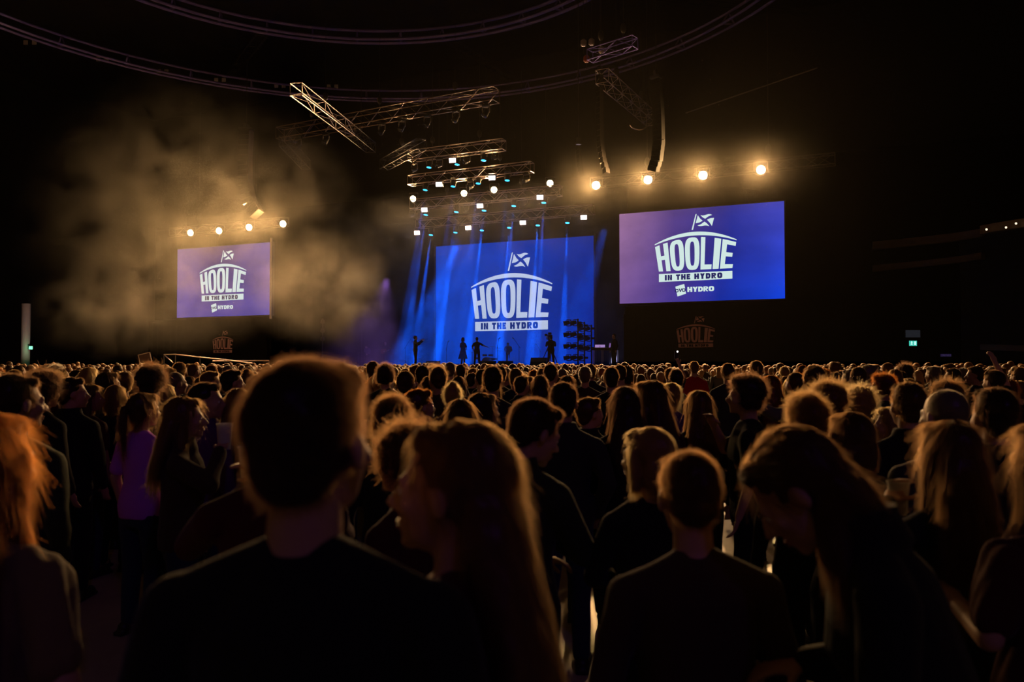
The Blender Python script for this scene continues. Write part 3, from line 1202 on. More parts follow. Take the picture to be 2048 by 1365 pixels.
def drape(name, x0, x1, Y, z0, z1, label):
    g = Geo()
    n = int((x1 - x0) / .12)
    fr = [(x0 + (x1 - x0) * i / n, Y + .05 * math.sin(i * 1.3) + .03 * math.sin(i * .47)) for i in range(n + 1)]
    vs = [(x, y, z) for x, y in fr for z in (z0, z1)] + [(x, y + .03, z) for x, y in fr for z in (z0, z1)]
    m = 2 * (n + 1)
    fs = []
    for i in range(n):
        a = 2 * i
        fs += [(a, a + 2, a + 3, a + 1), (m + a, m + a + 1, m + a + 3, m + a + 2)]
    fs += [(0, 1, m + 1, m), (2 * n, m + 2 * n, m + 2 * n + 1, 2 * n + 1)]
    g.add(vs, fs)
    o = obj(name, g, M_DRAPE)
    o['label'] = label
    o['category'] = 'drape'
    return o


drape('black_drape', -34, 34, 53.6, 0, 15, 'full width pleated black drape hanging behind the stage')
drape('black_drape', SX0 + .05, SX1 + 3.5, Y_SIDE + .8, 0, SZ0 - .1, 'black drape below the right hanging screen')
drape('black_drape', SX0 + .05, SX1 + 3.5, Y_SIDE + 1.3, SZ0, 11, 'black drape behind the right hanging screen')
drape('black_drape', -SX1 - 3.5, -SX0 - .6, Y_SIDE + .8, 0, SZ0 - .1, 'black drape below the left hanging screen')
drape('black_drape', -SX1 - 3.5, -SX0 - .6, Y_SIDE + 1.3, SZ0, 11, 'black drape behind the left hanging screen')

M_PRINT = mat('scrim_print', (0.34, 0.20, 0.26), .8)
for sgn, (bx0, by0, bx1, by1), lab in ((1, (1352, 640, 1430, 695), 'right'), (-1, (424, 664, 465, 706), 'left')):
    a, b = on_plane(bx0, by0, Y_SIDE + .55), on_plane(bx1, by1, Y_SIDE + .55)
    wu = (b.x - a.x) / .499
    zb_ = b.z
    t = thing('printed_banner', 'black banner with a dim red-grey HOOLIE print under the %s screen' % lab, 'banner', ((a.x + b.x) / 2, Y_SIDE + .6, 0))
    g = Geo(); g.box((0, .04, (SZ0 - .5) / 2 + .4), (SW * .92, .03, SZ0 - 1.3)); obj('cloth', g, M_DRAPE, t)
    hu = wu * SH / SW
    P, bar, ink, sub, subink = logo_polys('plain')
    fn = lambda u, v: (u * wu, 0, zb_ + (.778 - v) * hu)
    poly_obj('emblem', P + [bar], fn, .0, M_PRINT, t)
    poly_obj('lettering', ink, fn, .012, M_DRAPE, t)

# white pillar with a green exit light on the left
p = at(51, 700, 60.0)
t = thing('pillar', 'tall pale pillar at the far left with a green glow on it', 'pillar', (p.x, p.y, 0), PHI)
g = Geo()
g.rings([[(.30 * math.cos(a), .30 * math.sin(a), z) for a in [j * math.pi / 10 for j in range(20)]] for z in (0, at(51, 608, 60.0).z - .05, at(51, 608, 60.0).z)])
obj('shaft', g, M_WHITE, t)
g = Geo(); g.loft([(0, 0, 0, .42, .42), (0, 0, .12, .42, .42), (0, 0, .16, .34, .34)]); obj('base', g, M_WHITE, t)
q = at(61.5, 696, 59.7)
t = thing('exit_sign', 'small green exit light mounted on the pale pillar at the left', 'sign', q, PHI + math.radians(35))
g = Geo(); g.box((0, .06, 0), (.30, .05, .30)); obj('housing', g, M_BLACK, t)
g = Geo(); g.box((0, .02, 0), (.24, .03, .24)); obj('panel', g, emis('green_exit', (.25, 1, .55), 1.5), t)
lp = bpy.data.lights.new('exit_light', 'POINT'); lp.energy = 4.0; lp.color = (.02, 1, .35); lp.shadow_soft_size = .05
lo = bpy.data.objects.new('exit_light', lp); lo.location = at(57, 697, 59.35); COL.objects.link(lo)
spot('pillar_fill', at(72, 736, 57.0), at(51, 660, 60.0), 150, (1, .72, .62), 60, .8, .1)  # added fill lamp without a fixture, brightens the pillar

# exit sign in the right corner, grey board above it, violet sign
q = at(1826, 687, 44.2)
t = thing('exit_sign', 'lit turquoise exit sign with a running figure at the far right', 'sign', q, PHI)
g = Geo(); g.box((0, .06, 0), (.46, .08, .32)); obj('housing', g, M_BLACK, t)
g = Geo(); g.box((0, .0, 0), (.42, .02, .28)); pn = obj('panel', g, emis('exit_turquoise', (.05, .55, .42), 1.0), t)
g = Geo()
for bx in (((.11, -.02, .0), (.10, .01, .20)), ((-.08, -.02, .09), (.05, .01, .05)), ((-.08, -.02, .02), (.045, .01, .10))):
    g.box(*bx)
g.tube((-.08, -.02, .05), (-.15, -.02, .0), .012, seg=6); g.tube((-.08, -.02, .05), (-.02, -.02, .02), .012, seg=6)
g.tube((-.08, -.02, -.03), (-.14, -.02, -.10), .015, seg=6); g.tube((-.08, -.02, -.03), (-.03, -.02, -.10), .015, seg=6)
obj('pictogram', g, emis('exit_white', (.55, 1, .95), 1.1), pn)
q = at(1826, 668, 44.4)
t = thing('notice_board', 'dim grey rectangular board above the turquoise exit sign', 'board', q, PHI)
g = Geo(); g.box((0, .05, 0), (.86, .05, .46)); obj('frame', g, M_BLACK, t)
g = Geo(); g.box((0, .01, 0), (.80, .03, .40)); obj('panel', g, emis('board_glow', (.012, .013, .017), 1), t)
q = at(1892, 711, 43.5)
t = thing('venue_sign', 'small dim violet sign low on the far right wall', 'sign', q, PHI)
g = Geo(); g.box((0, .05, 0), (.62, .05, .20)); obj('housing', g, M_BLACK, t)
g = Geo(); g.box((0, .01, 0), (.58, .03, .15)); pn = obj('panel', g, emis('sign_violet', (.010, .006, .026), 1), t)
g = Geo()
for k in range(7):
    g.box((-.22 + k * .073, -.012, -.01 + .02 * (k % 2)), (.018, .01, .09)); g.box((-.205 + k * .073, -.012, .02 - .03 * (k % 3)), (.03, .01, .018))
obj('lettering', g, emis('sign_violet_pale', (.035, .024, .07), 1), pn)
# ------------------------------------------------------------------ trusses
_br = {}


def unit_bar(r, seg=6):
    """A 1 m bar along Z, shared by every chord and brace."""
    if r not in _br:
        g = Geo(); g.tube((0, 0, 0), (0, 0, 1), r, seg=seg)
        me = g.mesh('bar'); _br[r] = me
    return _br[r]


def bar(name, a, b, r, m, parent):
    o = obj(name, unit_bar(r), m, parent)
    a, b = Vector(a), Vector(b)
    o.location = a
    o.rotation_mode = 'QUATERNION'
    d = b - a
    o.rotation_quaternion = d.to_track_quat('Z', 'Y')
    o.scale = (1, 1, d.length)
    return o


def truss(a, b, label, size=.6, m=None, bay=.75, group=None, cables=2, ceil=20.5):
    """Square box truss between two points: four chords, zigzag braces, end frames and hoist cables."""
    m = m or M_ALU
    a, b = Vector(a), Vector(b)
    t = thing('truss', label, 'truss', a, 0, group)
    d = b - a
    L = d.length
    ax = d.normalized()
    sd = Vector((-ax.y, ax.x, 0)).normalized()
    up = ax.cross(sd)
    if up.z < 0:
        up = -up
    h = size / 2
    cor = [sd * h + up * h, -sd * h + up * h, -sd * h - up * h, sd * h - up * h]
    for c in cor:
        bar('chord', c, c + d, .026, m, t)
    n = max(2, round(L / bay))
    for f in range(4):
        c0_, c1_ = cor[f], cor[(f + 1) % 4]
        for i in range(n):
            p, q = ax * (L * i / n), ax * (L * (i + 1) / n)
            if (i + f) % 2:
                bar('brace', c0_ + p, c1_ + q, .013, m, t)
            else:
                bar('brace', c1_ + p, c0_ + q, .013, m, t)
        for p in (Vector(), d):
            bar('end_frame', c0_ + p, c1_ + p, .018, m, t)
    for k in range(cables):
        p = d * ((k + .5) / cables)
        g = Geo()
        g.ell(p + Vector((0, 0, h + .55)), (.14, .14, .24), None, 10, 7)
        g.tube(p + Vector((0, 0, h + .05)), p + Vector((0, 0, h + .4)), .03, seg=6)
        g.tube(p + Vector((0, 0, h + .7)), p + Vector((0, 0, max(1.2, ceil - (a + p).z))), .012, seg=5)
        obj('hoist', g, M_STEEL, t)
    return t


# ------------------------------------------------------------------ lamps
def mover_parts():
    g = Geo(); g.box((0, 0, -.07), (.36, .24, .13)); g.box((0, 0, .01), (.12, .06, .06))
    base = g.mesh('base')
    g = Geo()
    pts = [(-.20, 0, -.12), (-.22, 0, -.30), (-.20, 0, -.44)]
    for s in (-1, 1):
        for p, q in zip(pts[:-1], pts[1:]):
            g.cap((p[0] * s, 0, p[2]), (q[0] * s, 0, q[2]), .030, seg=8)
    g.cap((-.20, 0, -.14), (.20, 0, -.14), .03, seg=8)
    yoke = g.mesh('yoke', True)
    g = Geo()
    g.loft([(0, 0, .20, .09, .09), (0, 0, .16, .13, .13), (0, 0, .0, .155, .155), (0, 0, -.18, .165, .165), (0, 0, -.24, .172, .172)], seg=16)
    head = g.mesh('head')
    g = Geo()
    g.ell((0, 0, -.242), (.150, .150, .02), None, 18, 6)
    lens = g.mesh('lens', True)
    return base, yoke, head, lens


MV = mover_parts()
M_LENS_OFF = mat('dark_lens', (0.03, 0.03, 0.035), 0.08)
M_BLUE = emis('lens_blue', (.04, .50, 1.0), 2.6)
M_YOKE = mat('lamp_yoke', (0.20, 0.18, 0.17), .3, .5)
MOVER_TILT = {}


def mover(p, label, lit, aim, group, top=None):
    t = thing('moving_light', label, 'stage light', p, 0, group)
    if top and top > p[2] + .03:
        bar('clamp', (0, 0, 0), (0, 0, top - p[2]), .025, M_BLACK, t)
    obj('base', MV[0], M_BLACK, t)
    obj('yoke', MV[1], M_YOKE, t)
    h = obj('head', MV[2], M_BLACK, t)
    h.location = (0, 0, -.44)
    d = (Vector(aim) - (Vector(p) + Vector((0, 0, -.44)))).normalized()
    h.rotation_mode = 'QUATERNION'
    h.rotation_quaternion = (-d).to_track_quat('Z', 'Y')
    obj('lens', MV[3], M_BLUE if lit else M_LENS_OFF, h)
    return t, Vector(p) + Vector((0, 0, -.44)) + d * .30, d


g = Geo(); g.box((0, .10, 0), (.46, .20, .34)); g.box((0, .22, 0), (.30, .06, .22))
WH_BODY = g.mesh('housing')
g = Geo(); g.box((0, -.012, 0), (.40, .03, .27)); WH_FACE = g.mesh('lamp_face')
g = Geo()
for s in (-1, 1):
    g.tube((s * .26, .10, 0), (s * .26, .10, .30), .02, seg=6)
g.tube((-.26, .10, .30), (.26, .10, .30), .02, seg=6)
WH_YOKE = g.mesh('yoke')
M_PINKW = emis('wash_white_pink', (1.0, .74, .66), 7.0)


def wash(p, label, group, top=None):
    t = thing('wash_light', label, 'stage light', p, math.radians(12), group)
    if top and top > p[2] + .3:
        bar('clamp', (0, .10, .28), (0, .10, top - p[2]), .02, M_BLACK, t)
    b = obj('housing', WH_BODY, M_BLACK, t)
    b.rotation_euler = (math.radians(14), 0, 0)
    obj('lamp_face', WH_FACE, M_PINKW, b)
    obj('yoke', WH_YOKE, M_YOKE, t)
    return t


g = Geo()
g.loft([(0, 0, 0, .27, .27), (0, 0, .10, .29, .29), (0, 0, .26, .22, .22)], Matrix.Rotation(math.radians(-90), 4, 'X'), 20)
BL_BODY = g.mesh('housing')
g = Geo(); g.ell((0, 0, 0), (.205, .05, .205), None, 20, 8); BL_FACE = g.mesh('lamp_face', True)
g = Geo()
for s in (-1, 1):
    g.tube((s * .31, .12, 0), (s * .31, .12, .42), .02, seg=6)
g.tube((-.31, .12, .42), (.31, .12, .42), .02, seg=6)
BL_YOKE = g.mesh('yoke')
M_BLINDER = emis('blinder_warm', (1.0, .70, .34), 30.0)


def blinder(p, label, group):
    t = thing('blinder_light', label, 'stage light', p, math.radians(14), group)
    b = obj('housing', BL_BODY, M_BLACK, t)
    b.rotation_euler = (math.radians(12), 0, 0)
    obj('lamp_face', BL_FACE, M_BLINDER, b)
    obj('yoke', BL_YOKE, M_YOKE, t)
    return t


for i, (px, py) in enumerate(BLIND_R):
    blinder(on_plane(px, py, Y_SIDE), 'warm glowing round blinder above the right screen, %s from the left' % ords[i], 'warm blinders above the right screen')
for i, (px, py) in enumerate(BLIND_L):
    blinder(on_plane(px, py, Y_SIDE), 'warm glowing round blinder above the left screen, %s from the left' % ords[i], 'warm blinders above the left screen')
for i, (px, py) in enumerate(BLIND_C):
    blinder(on_plane(px, py, Y_C), 'warm glowing round blinder among the stage trusses, %s from the left' % ords[i], 'warm blinders among the stage trusses')

# trusses carrying the blinders over the side screens
zR = sum(on_plane(px, py, Y_SIDE).z for px, py in BLIND_R) / 4
zL = sum(on_plane(px, py, Y_SIDE).z for px, py in BLIND_L) / 4
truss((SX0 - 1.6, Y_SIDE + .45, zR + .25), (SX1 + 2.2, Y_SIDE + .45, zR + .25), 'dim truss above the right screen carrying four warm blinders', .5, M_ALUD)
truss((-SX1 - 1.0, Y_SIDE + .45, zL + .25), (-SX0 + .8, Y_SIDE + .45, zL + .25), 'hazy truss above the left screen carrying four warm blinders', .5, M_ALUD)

# four raked stage trusses, each with its row of lamps
ROWS = [
    ('topmost', 42.7, (820, 300), (1008, 283), (820, 320), [(905, 321)], [(859, 337), (915, 331), (968, 323)], [(829, 339), (879, 330), (934, 322), (991, 314)]),
    ('second', 44.4, (820, 353), (1064.5, 324), (820, 372), [(878, 369), (984, 356)], [(851.5, 382), (907, 375), (957, 369), (1015, 363)], [(941, 374), (1053, 360)]),
    ('third', 46.2, (824, 402), (1122, 371), (824, 421), [(849, 420), (960, 412), (1080, 395)], [(852.6, 431.7), (913.5, 425.9), (969, 423.3), (1028, 414), (1088, 407.6)], [(825, 429), (932, 419), (1049, 406), (1108, 395)]),
    ('rearmost', 49.6, (836, 440), (1186, 410), (836, 459), [(834, 466), (936.6, 456), (1045.8, 445.7), (1167.5, 435)], [(862.7, 471.9), (911.7, 467), (964.5, 462.7), (1019, 457.6), (1076, 452.8), (1135, 447.7)], []),
]
BEAMS = []
AIM_PX = {'topmost': [800, 860, 925], 'second': [796, 856, 915, 985], 'third': [806, 868, 930, 1000, 1070],
          'rearmost': [826, 872, 932, 996, 1058, 1124]}  # where on the stage edge each lit head points
for name, Y, a, b, c, whites, blues, offs in ROWS:
    A, B = on_plane(a[0], a[1], Y), on_plane(b[0], b[1], Y)
    zz = (A.z + B.z) / 2 - .3
    A.z = B.z = zz
    truss(A, B, '%s of the four lit box trusses over the stage' % name, .60, M_ALU, .72, None, 2)
    for i, (px, py) in enumerate(whites):
        p = on_plane(px, py, Y - .4)
        wash(p, 'square pinkish white lamp on the %s stage truss, %s from the left' % (name, ords[i]), 'pinkish white lamps on the stage trusses', zz - .28)
    for i, (px, py) in enumerate(blues):
        p = on_plane(px, py, Y) + Vector((0, 0, .72))
        p.z = max(p.z, 0)
        aim = on_plane(AIM_PX[name][i], 728, Y - 2.2)
        aim.z = STAGE_Z
        t, q, d = mover(p, 'blue-lit moving light on the %s stage truss, %s blue one from the left' % (name, ords[i]), True, aim, 'blue moving lights on the stage trusses', zz - .28)
        BEAMS.append((name, i, q, aim))
    for i, (px, py) in enumerate(offs):
        p = on_plane(px, py, Y) + Vector((0, 0, .45))
        mover(p, 'unlit moving light on the %s stage truss, %s unlit one from the left' % (name, ords[i]), False, p + Vector((-.5, -1.0, -.9)), 'unlit moving lights on the stage trusses', zz - .28)

# other flown trusses
tA, tB = at(560, 268, 49.1), at(992, 190, 41.8)
tA.z = tB.z = (tA.z + tB.z) / 2
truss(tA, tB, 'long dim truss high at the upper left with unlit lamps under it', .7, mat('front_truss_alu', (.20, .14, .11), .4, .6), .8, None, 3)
hang = [(597, 292), (652, 262), (764, 246), (804, 238), (855, 224), (912, 216), (972, 206)]
for i, (px, py) in enumerate(hang):
    u = (px - 560) / (992 - 560)
    z = 1 / ((1 - u) / 49.1 + u / 41.8)
    p = at(px, py - 4, z)
    p.z = tA.z - .42
    mover(p, 'unlit moving light under the long upper left truss, %s from the left' % ords[i], False, p + Vector((-.6, -1, -2.5)), 'unlit moving lights under the upper left truss')
truss(at(592, 178, 38.8), at(700, 262, 46.5), 'bright three-railed truss slanting away at the upper left', .6, M_ALU, 1.5, None, 1)
truss(at(700, 262, 46.6), at(742, 296, 50.5), 'dim truss end slanting down right of the bright three-railed truss', .6, M_ALUD, .7, None, 1)
truss(at(568, 282, 48.5), at(612, 330, 55), 'faint short truss in the haze right of the left speaker column', .6, M_ALUD, .7, None, 1)
truss(at(843, 288, 46.0), at(768, 330, 51.5), 'faint truss slanting down left from the topmost stage truss', .6, mat('dimmed_truss', (.035, .03, .03), .6), .7, None, 1)  # faintness put into a darker metal colour to offset the nearby lamps
truss(at(1204, 152, 38.5), at(1304, 240, 46.5), 'ladder-like truss slanting away at the upper right between the speaker columns', .65, M_ALU, .8, None, 2)
truss(at(1180, 112, 37.0), at(1270, 84, 35.5), 'short violet-tinged truss near the top centre', .5, mat('violet_truss', (.16, .12, .50), .4, .4), .7, None, 2)
# motors and lamps clustered at the top of the upper right truss
for i, (px, py, lab) in enumerate([(1167, 86, 'leftmost'), (1183, 84, 'upper middle'), (1203, 100, 'brightest, lowest right'), (1173, 118, 'reddish, lowest left')]):
    t = thing('chain_hoist', 'small chain hoist above the upper right truss, %s of four' % lab, 'hoist', at(px, py, 37.5), PHI, 'chain hoists above the upper right truss')
    g = Geo(); g.loft([(0, 0, -.16, .09, .07), (0, 0, -.10, .14, .11), (0, 0, .10, .14, .11), (0, 0, .18, .06, .06)]); obj('motor', g, M_ALU if i != 3 else mat('red_motor', (.4, .06, .04), .5), t)
    g = Geo(); g.tube((0, 0, .15), (0, 0, 3.0), .012, seg=5); g.tube((0, 0, -.15), (0, 0, -.5), .012, seg=5); obj('chain', g, M_STEEL, t)
# slack cable and long thin guy line
t = thing('guy_cable', 'long thin steel cable running up to the upper right', 'cable', at(1372, 226, 42))
g = Geo()
a, b = Vector((0, 0, 0)), at(1634, 136, 36) - at(1372, 226, 42)
g.tube(a, b, .03, seg=6)
obj('cable', g, M_ALUD, t)
t = thing('slack_cable', 'short slack cable loop hanging beside the right speaker column', 'cable', at(1260, 250, 41))
g = Geo()
pp = [at(1260, 250, 41), at(1264, 255, 41), at(1270, 258, 41), at(1278, 260, 41), (at(1285, 259, 41)), at(1296, 252, 41.5), at(1308, 240, 42)]
for p, q in zip(pp[:-1], pp[1:]):
    g.tube(p - pp[0], q - pp[0], .03, seg=6)
obj('cable', g, M_ALU, t)


# ------------------------------------------------------------------ line array columns
def line_array(px_pts, D, label, n, w=1.15, dep=.55, yaw=0.0, m=None):
    """Cabinets strung along a curve of pixels in the plane Y = D; each cabinet is its own part."""
    P = [on_plane(px, py, D) for px, py in px_pts]
    X = sum(p.x for p in P[:2]) / 2
    top = P[0]
    # heights along the curve; the sideways drift in the picture is the column's own J-shaped lean
    L = [0]
    for p, q in zip(P[:-1], P[1:]):
        L.append(L[-1] + (q - p).length)
    t = thing('line_array', label, 'speaker column', (top.x, top.y, top.z), yaw)
    Ri = Matrix.Rotation(-yaw, 3, 'Z')
    g = Geo(); g.box((0, 0, 0), (w - .02, dep, L[-1] / n * .985))
    cm = g.mesh('cabinet')
    g = Geo(); g.box((0, -dep / 2 - .008, 0), (w * .94, .012, L[-1] / n * .90))
    gm = g.mesh('grille')
    for i in range(n):
        s = L[-1] * (i + .5) / n
        k = max(j for j in range(len(L)) if L[j] <= s)
        k = min(k, len(L) - 2)
        f = (s - L[k]) / (L[k + 1] - L[k])
        p = P[k].lerp(P[k + 1], f)
        d = (P[k + 1] - P[k])
        tilt = math.atan2(d.x, -d.z)
        o = obj('cabinet', cm, m or M_CAB, t)
        lo = Ri @ (p - top)
        o.location = (lo.x * .0 + lo.x, lo.y, lo.z)
        o.rotation_euler = (-.5 * tilt, -tilt, 0)
        gr = obj('grille', gm, M_GRILLE, o)
    g = Geo(); g.box((0, 0, .12), (w, dep * 1.2, .10)); g.box((0, 0, .30), (.12, dep, .26))
    g.tube((0, 0, .4), (0, 0, max(1, 20.5 - top.z)), .02, seg=6)
    obj('flying_frame', g, M_STEEL, t)
    return t


line_array([(493, 262), (490, 320), (491, 370), (500, 405), (515, 430)], 37.6, 'tall curved speaker column hanging at the left, lit brown by the haze', 18, .75, .5, .15, mat('hazy_cabinet', (.10, .075, .055), .5))  # brown of the haze light is put into this cabinet colour
line_array([(1312, 160), (1317, 230), (1318, 285), (1314, 318), (1306, 342)], 36.5, 'dark curved speaker column hanging at the right, the right one of two', 18, .50, .3, -.3)
line_array([(1200, 150), (1200, 230), (1201, 285), (1206, 320), (1214, 348)], 37.5, 'dark curved speaker column hanging at the right, the left one with lit corners', 18, .26, .26, -.5, mat('side_cabinet', (.05, .042, .036), .7, spec=.3))
line_array([(1157, 292), (1160, 330), (1164, 352)], 38.5, 'small dark speaker column beside the second blinder from the centre', 7, .2, .2, -.5)

# ------------------------------------------------------------------ haze, smoke and beams
def volume(name, lo, hi, density, label, build=None, color=(1, 1, 1, 1), aniso=0.0):
    g = Geo()
    g.box([(a + b) / 2 for a, b in zip(lo, hi)], [b - a for a, b in zip(lo, hi)])
    m = bpy.data.materials.new(name)
    m.use_nodes = True
    nt = m.node_tree
    nt.nodes.clear()
    N = nt.nodes.new
    v = N('ShaderNodeVolumeScatter')
    v.inputs['Color'].default_value = color
    v.inputs['Density'].default_value = density
    v.inputs['Anisotropy'].default_value = aniso
    o = N('ShaderNodeOutputMaterial')
    nt.links.new(v.outputs[0], o.inputs['Volume'])
    if build:
        build(nt, v, m)
    else:
        m.cycles.homogeneous_volume = True
    ob = obj(name, g, m)
    ob['kind'] = 'stuff'
    ob['label'] = label
    ob['category'] = 'haze'
    return ob


def node(nt, kind, **kw):
    n = nt.nodes.new(kind)
    for k, v in kw.items():
        setattr(n, k, v)
    return n


def math_node(nt, op, a, b=None, clamp=False):
    n = nt.nodes.new('ShaderNodeMath')
    n.operation = op
    n.use_clamp = clamp
    for i, x in enumerate((a, b)):
        if x is None:
            continue
        if isinstance(x, (int, float)):
            n.inputs[i].default_value = x
        else:
            nt.links.new(x, n.inputs[i])
    return n.outputs[0]


def gauss(nt, xyz, c, r):
    """A soft blob of smoke: 1 at c, 0 past the radii r."""
    s = None
    for k in range(3):
        d = math_node(nt, 'DIVIDE', math_node(nt, 'SUBTRACT', xyz[k], c[k]), r[k])
        d = math_node(nt, 'MULTIPLY', d, d)
        s = d if s is None else math_node(nt, 'ADD', s, d)
    s = math_node(nt, 'SUBTRACT', 1.0, s, True)
    return math_node(nt, 'MULTIPLY', s, s)


SMOKE_K = 0.042


def smoke_nodes(nt, v, m):
    tc = nt.nodes.new('ShaderNodeNewGeometry')
    sx = nt.nodes.new('ShaderNodeSeparateXYZ')
    nt.links.new(tc.outputs['Position'], sx.inputs[0])
    xyz = [sx.outputs[k] for k in range(3)]
    blobs = None
    B = []
    for (px, py, z, rpx, rpy, rd, amp) in SMOKE_BLOBS:
        c = at(px, py, z)
        k = z / F_PX
        g_ = gauss(nt, xyz, c, (rpx * k * 1.05, rd, rpy * k))
        g_ = math_node(nt, 'MULTIPLY', g_, amp)
        blobs = g_ if blobs is None else math_node(nt, 'MAXIMUM', blobs, g_)
    nz = nt.nodes.new('ShaderNodeTexNoise')
    nz.inputs['Scale'].default_value = .50
    nz.inputs['Detail'].default_value = 5.0
    nz.inputs['Roughness'].default_value = .62
    nz.inputs['Distortion'].default_value = .5
    nt.links.new(tc.outputs['Position'], nz.inputs['Vector'])
    n = math_node(nt, 'MULTIPLY', math_node(nt, 'SUBTRACT', nz.outputs['Fac'], .39), 3.6, True)
    d = math_node(nt, 'MULTIPLY', blobs, n)
    d = math_node(nt, 'MULTIPLY', d, SMOKE_K)
    nt.links.new(d, v.inputs['Density'])


SMOKE_BLOBS = [
    (470, 420, 45, 200, 190, 5.0, .85),
    (600, 370, 45, 110, 140, 5.0, .95),
    (640, 570, 44, 190, 130, 6.5, 2.3),
    (728, 590, 43, 105, 130, 6.5, 4.6),
    (310, 560, 43, 350, 170, 6.5, 1.25),
    (150, 610, 42, 300, 130, 7.0, 2.3),
    (320, 400, 45, 420, 290, 7.0, .40),
]
volume('smoke_cloud', (-34, 30.5, 1.9), (-2.0, 39.3, 19), .05, 'billowing warm-lit smoke around the left hanging screen', smoke_nodes, (1, .93, .82, 1), .0)
volume('hall_haze', (-1.9, 30.5, 1.9), (30, 39.3, 19.5), .0006, 'thin brown haze around the lamps above the right screen', None, (1, .9, .75, 1), .0)


def row_nodes(zrow, x0, x1, k):
    """Added haze shaped for the halo round a row of lamps, thinning to nothing at the edge."""
    def f(nt, v, m):
        tc = nt.nodes.new('ShaderNodeNewGeometry')
        sx = nt.nodes.new('ShaderNodeSeparateXYZ')
        nt.links.new(tc.outputs['Position'], sx.inputs[0])
        a = math_node(nt, 'DIVIDE', math_node(nt, 'SUBTRACT', sx.outputs['Z'], zrow), 2.6)
        b = math_node(nt, 'DIVIDE', math_node(nt, 'SUBTRACT', sx.outputs['Y'], Y_SIDE - .6), 1.9)
        s = math_node(nt, 'ADD', math_node(nt, 'MULTIPLY', a, a), math_node(nt, 'MULTIPLY', b, b))
        s = math_node(nt, 'SUBTRACT', 1.0, s, True)
        e0 = math_node(nt, 'SUBTRACT', sx.outputs['X'], x0, True)
        e1 = math_node(nt, 'SUBTRACT', x1, sx.outputs['X'], True)
        s = math_node(nt, 'MULTIPLY', math_node(nt, 'MULTIPLY', s, s), math_node(nt, 'MULTIPLY', e0, e1))
        nt.links.new(math_node(nt, 'MULTIPLY', s, k), v.inputs['Density'])
    return f


volume('halo_haze', (SX0 - 3.5, Y_SIDE - 2.5, zR - 2.6), (SX1 + 2.5, Y_SIDE + .38, zR + 2.6), .01, 'added haze for the glow round the warm blinders above the right screen', row_nodes(zR, SX0 - 3.5, SX1 + 2.5, .014), (1, .93, .8, 1))  # extra haze added to give the lamps their halos
volume('halo_haze', (-SX1 - 2.5, Y_SIDE - 2.5, zL - 2.6), (-SX0 + 2.5, Y_SIDE + .38, zL + 2.6), .01, 'added haze for the glow round the warm blinders above the left screen', row_nodes(zL, -SX1 - 2.5, -SX0 + 2.5, .005), (1, .93, .8, 1))


def stage_nodes(nt, v, m):
    tc = nt.nodes.new('ShaderNodeNewGeometry')
    nz = nt.nodes.new('ShaderNodeTexNoise')
    nz.inputs['Scale'].default_value = .55
    nz.inputs['Detail'].default_value = 2.0
    nt.links.new(tc.outputs['Position'], nz.inputs['Vector'])
    n = math_node(nt, 'MULTIPLY', math_node(nt, 'SUBTRACT', nz.outputs['Fac'], .33), 2.6, True)
    sx = nt.nodes.new('ShaderNodeSeparateXYZ')
    nt.links.new(tc.outputs['Position'], sx.inputs[0])
    low = math_node(nt, 'MULTIPLY', math_node(nt, 'SUBTRACT', 11.0, sx.outputs['Z']), 1 / 9.0, True)
    low = math_node(nt, 'ADD', math_node(nt, 'MULTIPLY', math_node(nt, 'MULTIPLY', low, low), 1.2), .30)
    top = math_node(nt, 'MULTIPLY', math_node(nt, 'SUBTRACT', 12.2, sx.outputs['Z']), .8, True)
    n = math_node(nt, 'MULTIPLY', math_node(nt, 'MULTIPLY', n, low), top)
    nt.links.new(math_node(nt, 'MULTIPLY', n, STAGE_K), v.inputs['Density'])


STAGE_K = 0.040
volume('stage_haze', (-11.0, 39.9, STAGE_Z + .02), (11.0, 50.2, 12.2), .02, 'thin blue-lit haze filling the stage', stage_nodes, (1, 1, 1, 1), .3)

BLUE = (.0, .10, 1.0)
W_BEAM = {'topmost': 40000, 'second': 110000, 'third': 260000, 'rearmost': 430000}
for name, i, q, aim in BEAMS:
    spot('beam', q, aim, W_BEAM[name], BLUE, 4.2, .35, .06)
# soft blue wash over the stage floor and the smoke on its left side
for _px, _w in ((812, 70000), (846, 20000), (1124, 30000)):
    _t = on_plane(_px, 722, 43.4)
    spot('stage_wash', (_t.x + .8, 49.2, 10.6), _t, _w, BLUE, 15, .7, .2)
spot('violet_wash', (-9.0, 48.5, 8.0), on_plane(740, 700, 45.0), 2600, (.46, .20, 1.0), 50, 1.0, .2)
# pinkish wash lamps
for nm, Y, px, py, w in (('a', 42.3, 905, 321, 260), ('b', 44, 878, 369, 260), ('b', 44, 984, 356, 260), ('c', 45.8, 849, 420, 260), ('c', 45.8, 960, 412, 260), ('c', 45.8, 1080, 395, 260),
                         ('d', 49.2, 834, 466, 420), ('d', 49.2, 936, 456, 260), ('d', 49.2, 1046, 446, 260), ('d', 49.2, 1167, 435, 260)):
    p = on_plane(px, py, Y - .35)
    spot('wash_beam', p, p + Vector((.1, -1, -.25)), w * .4, (1, .72, .66), 90, .6, .15)
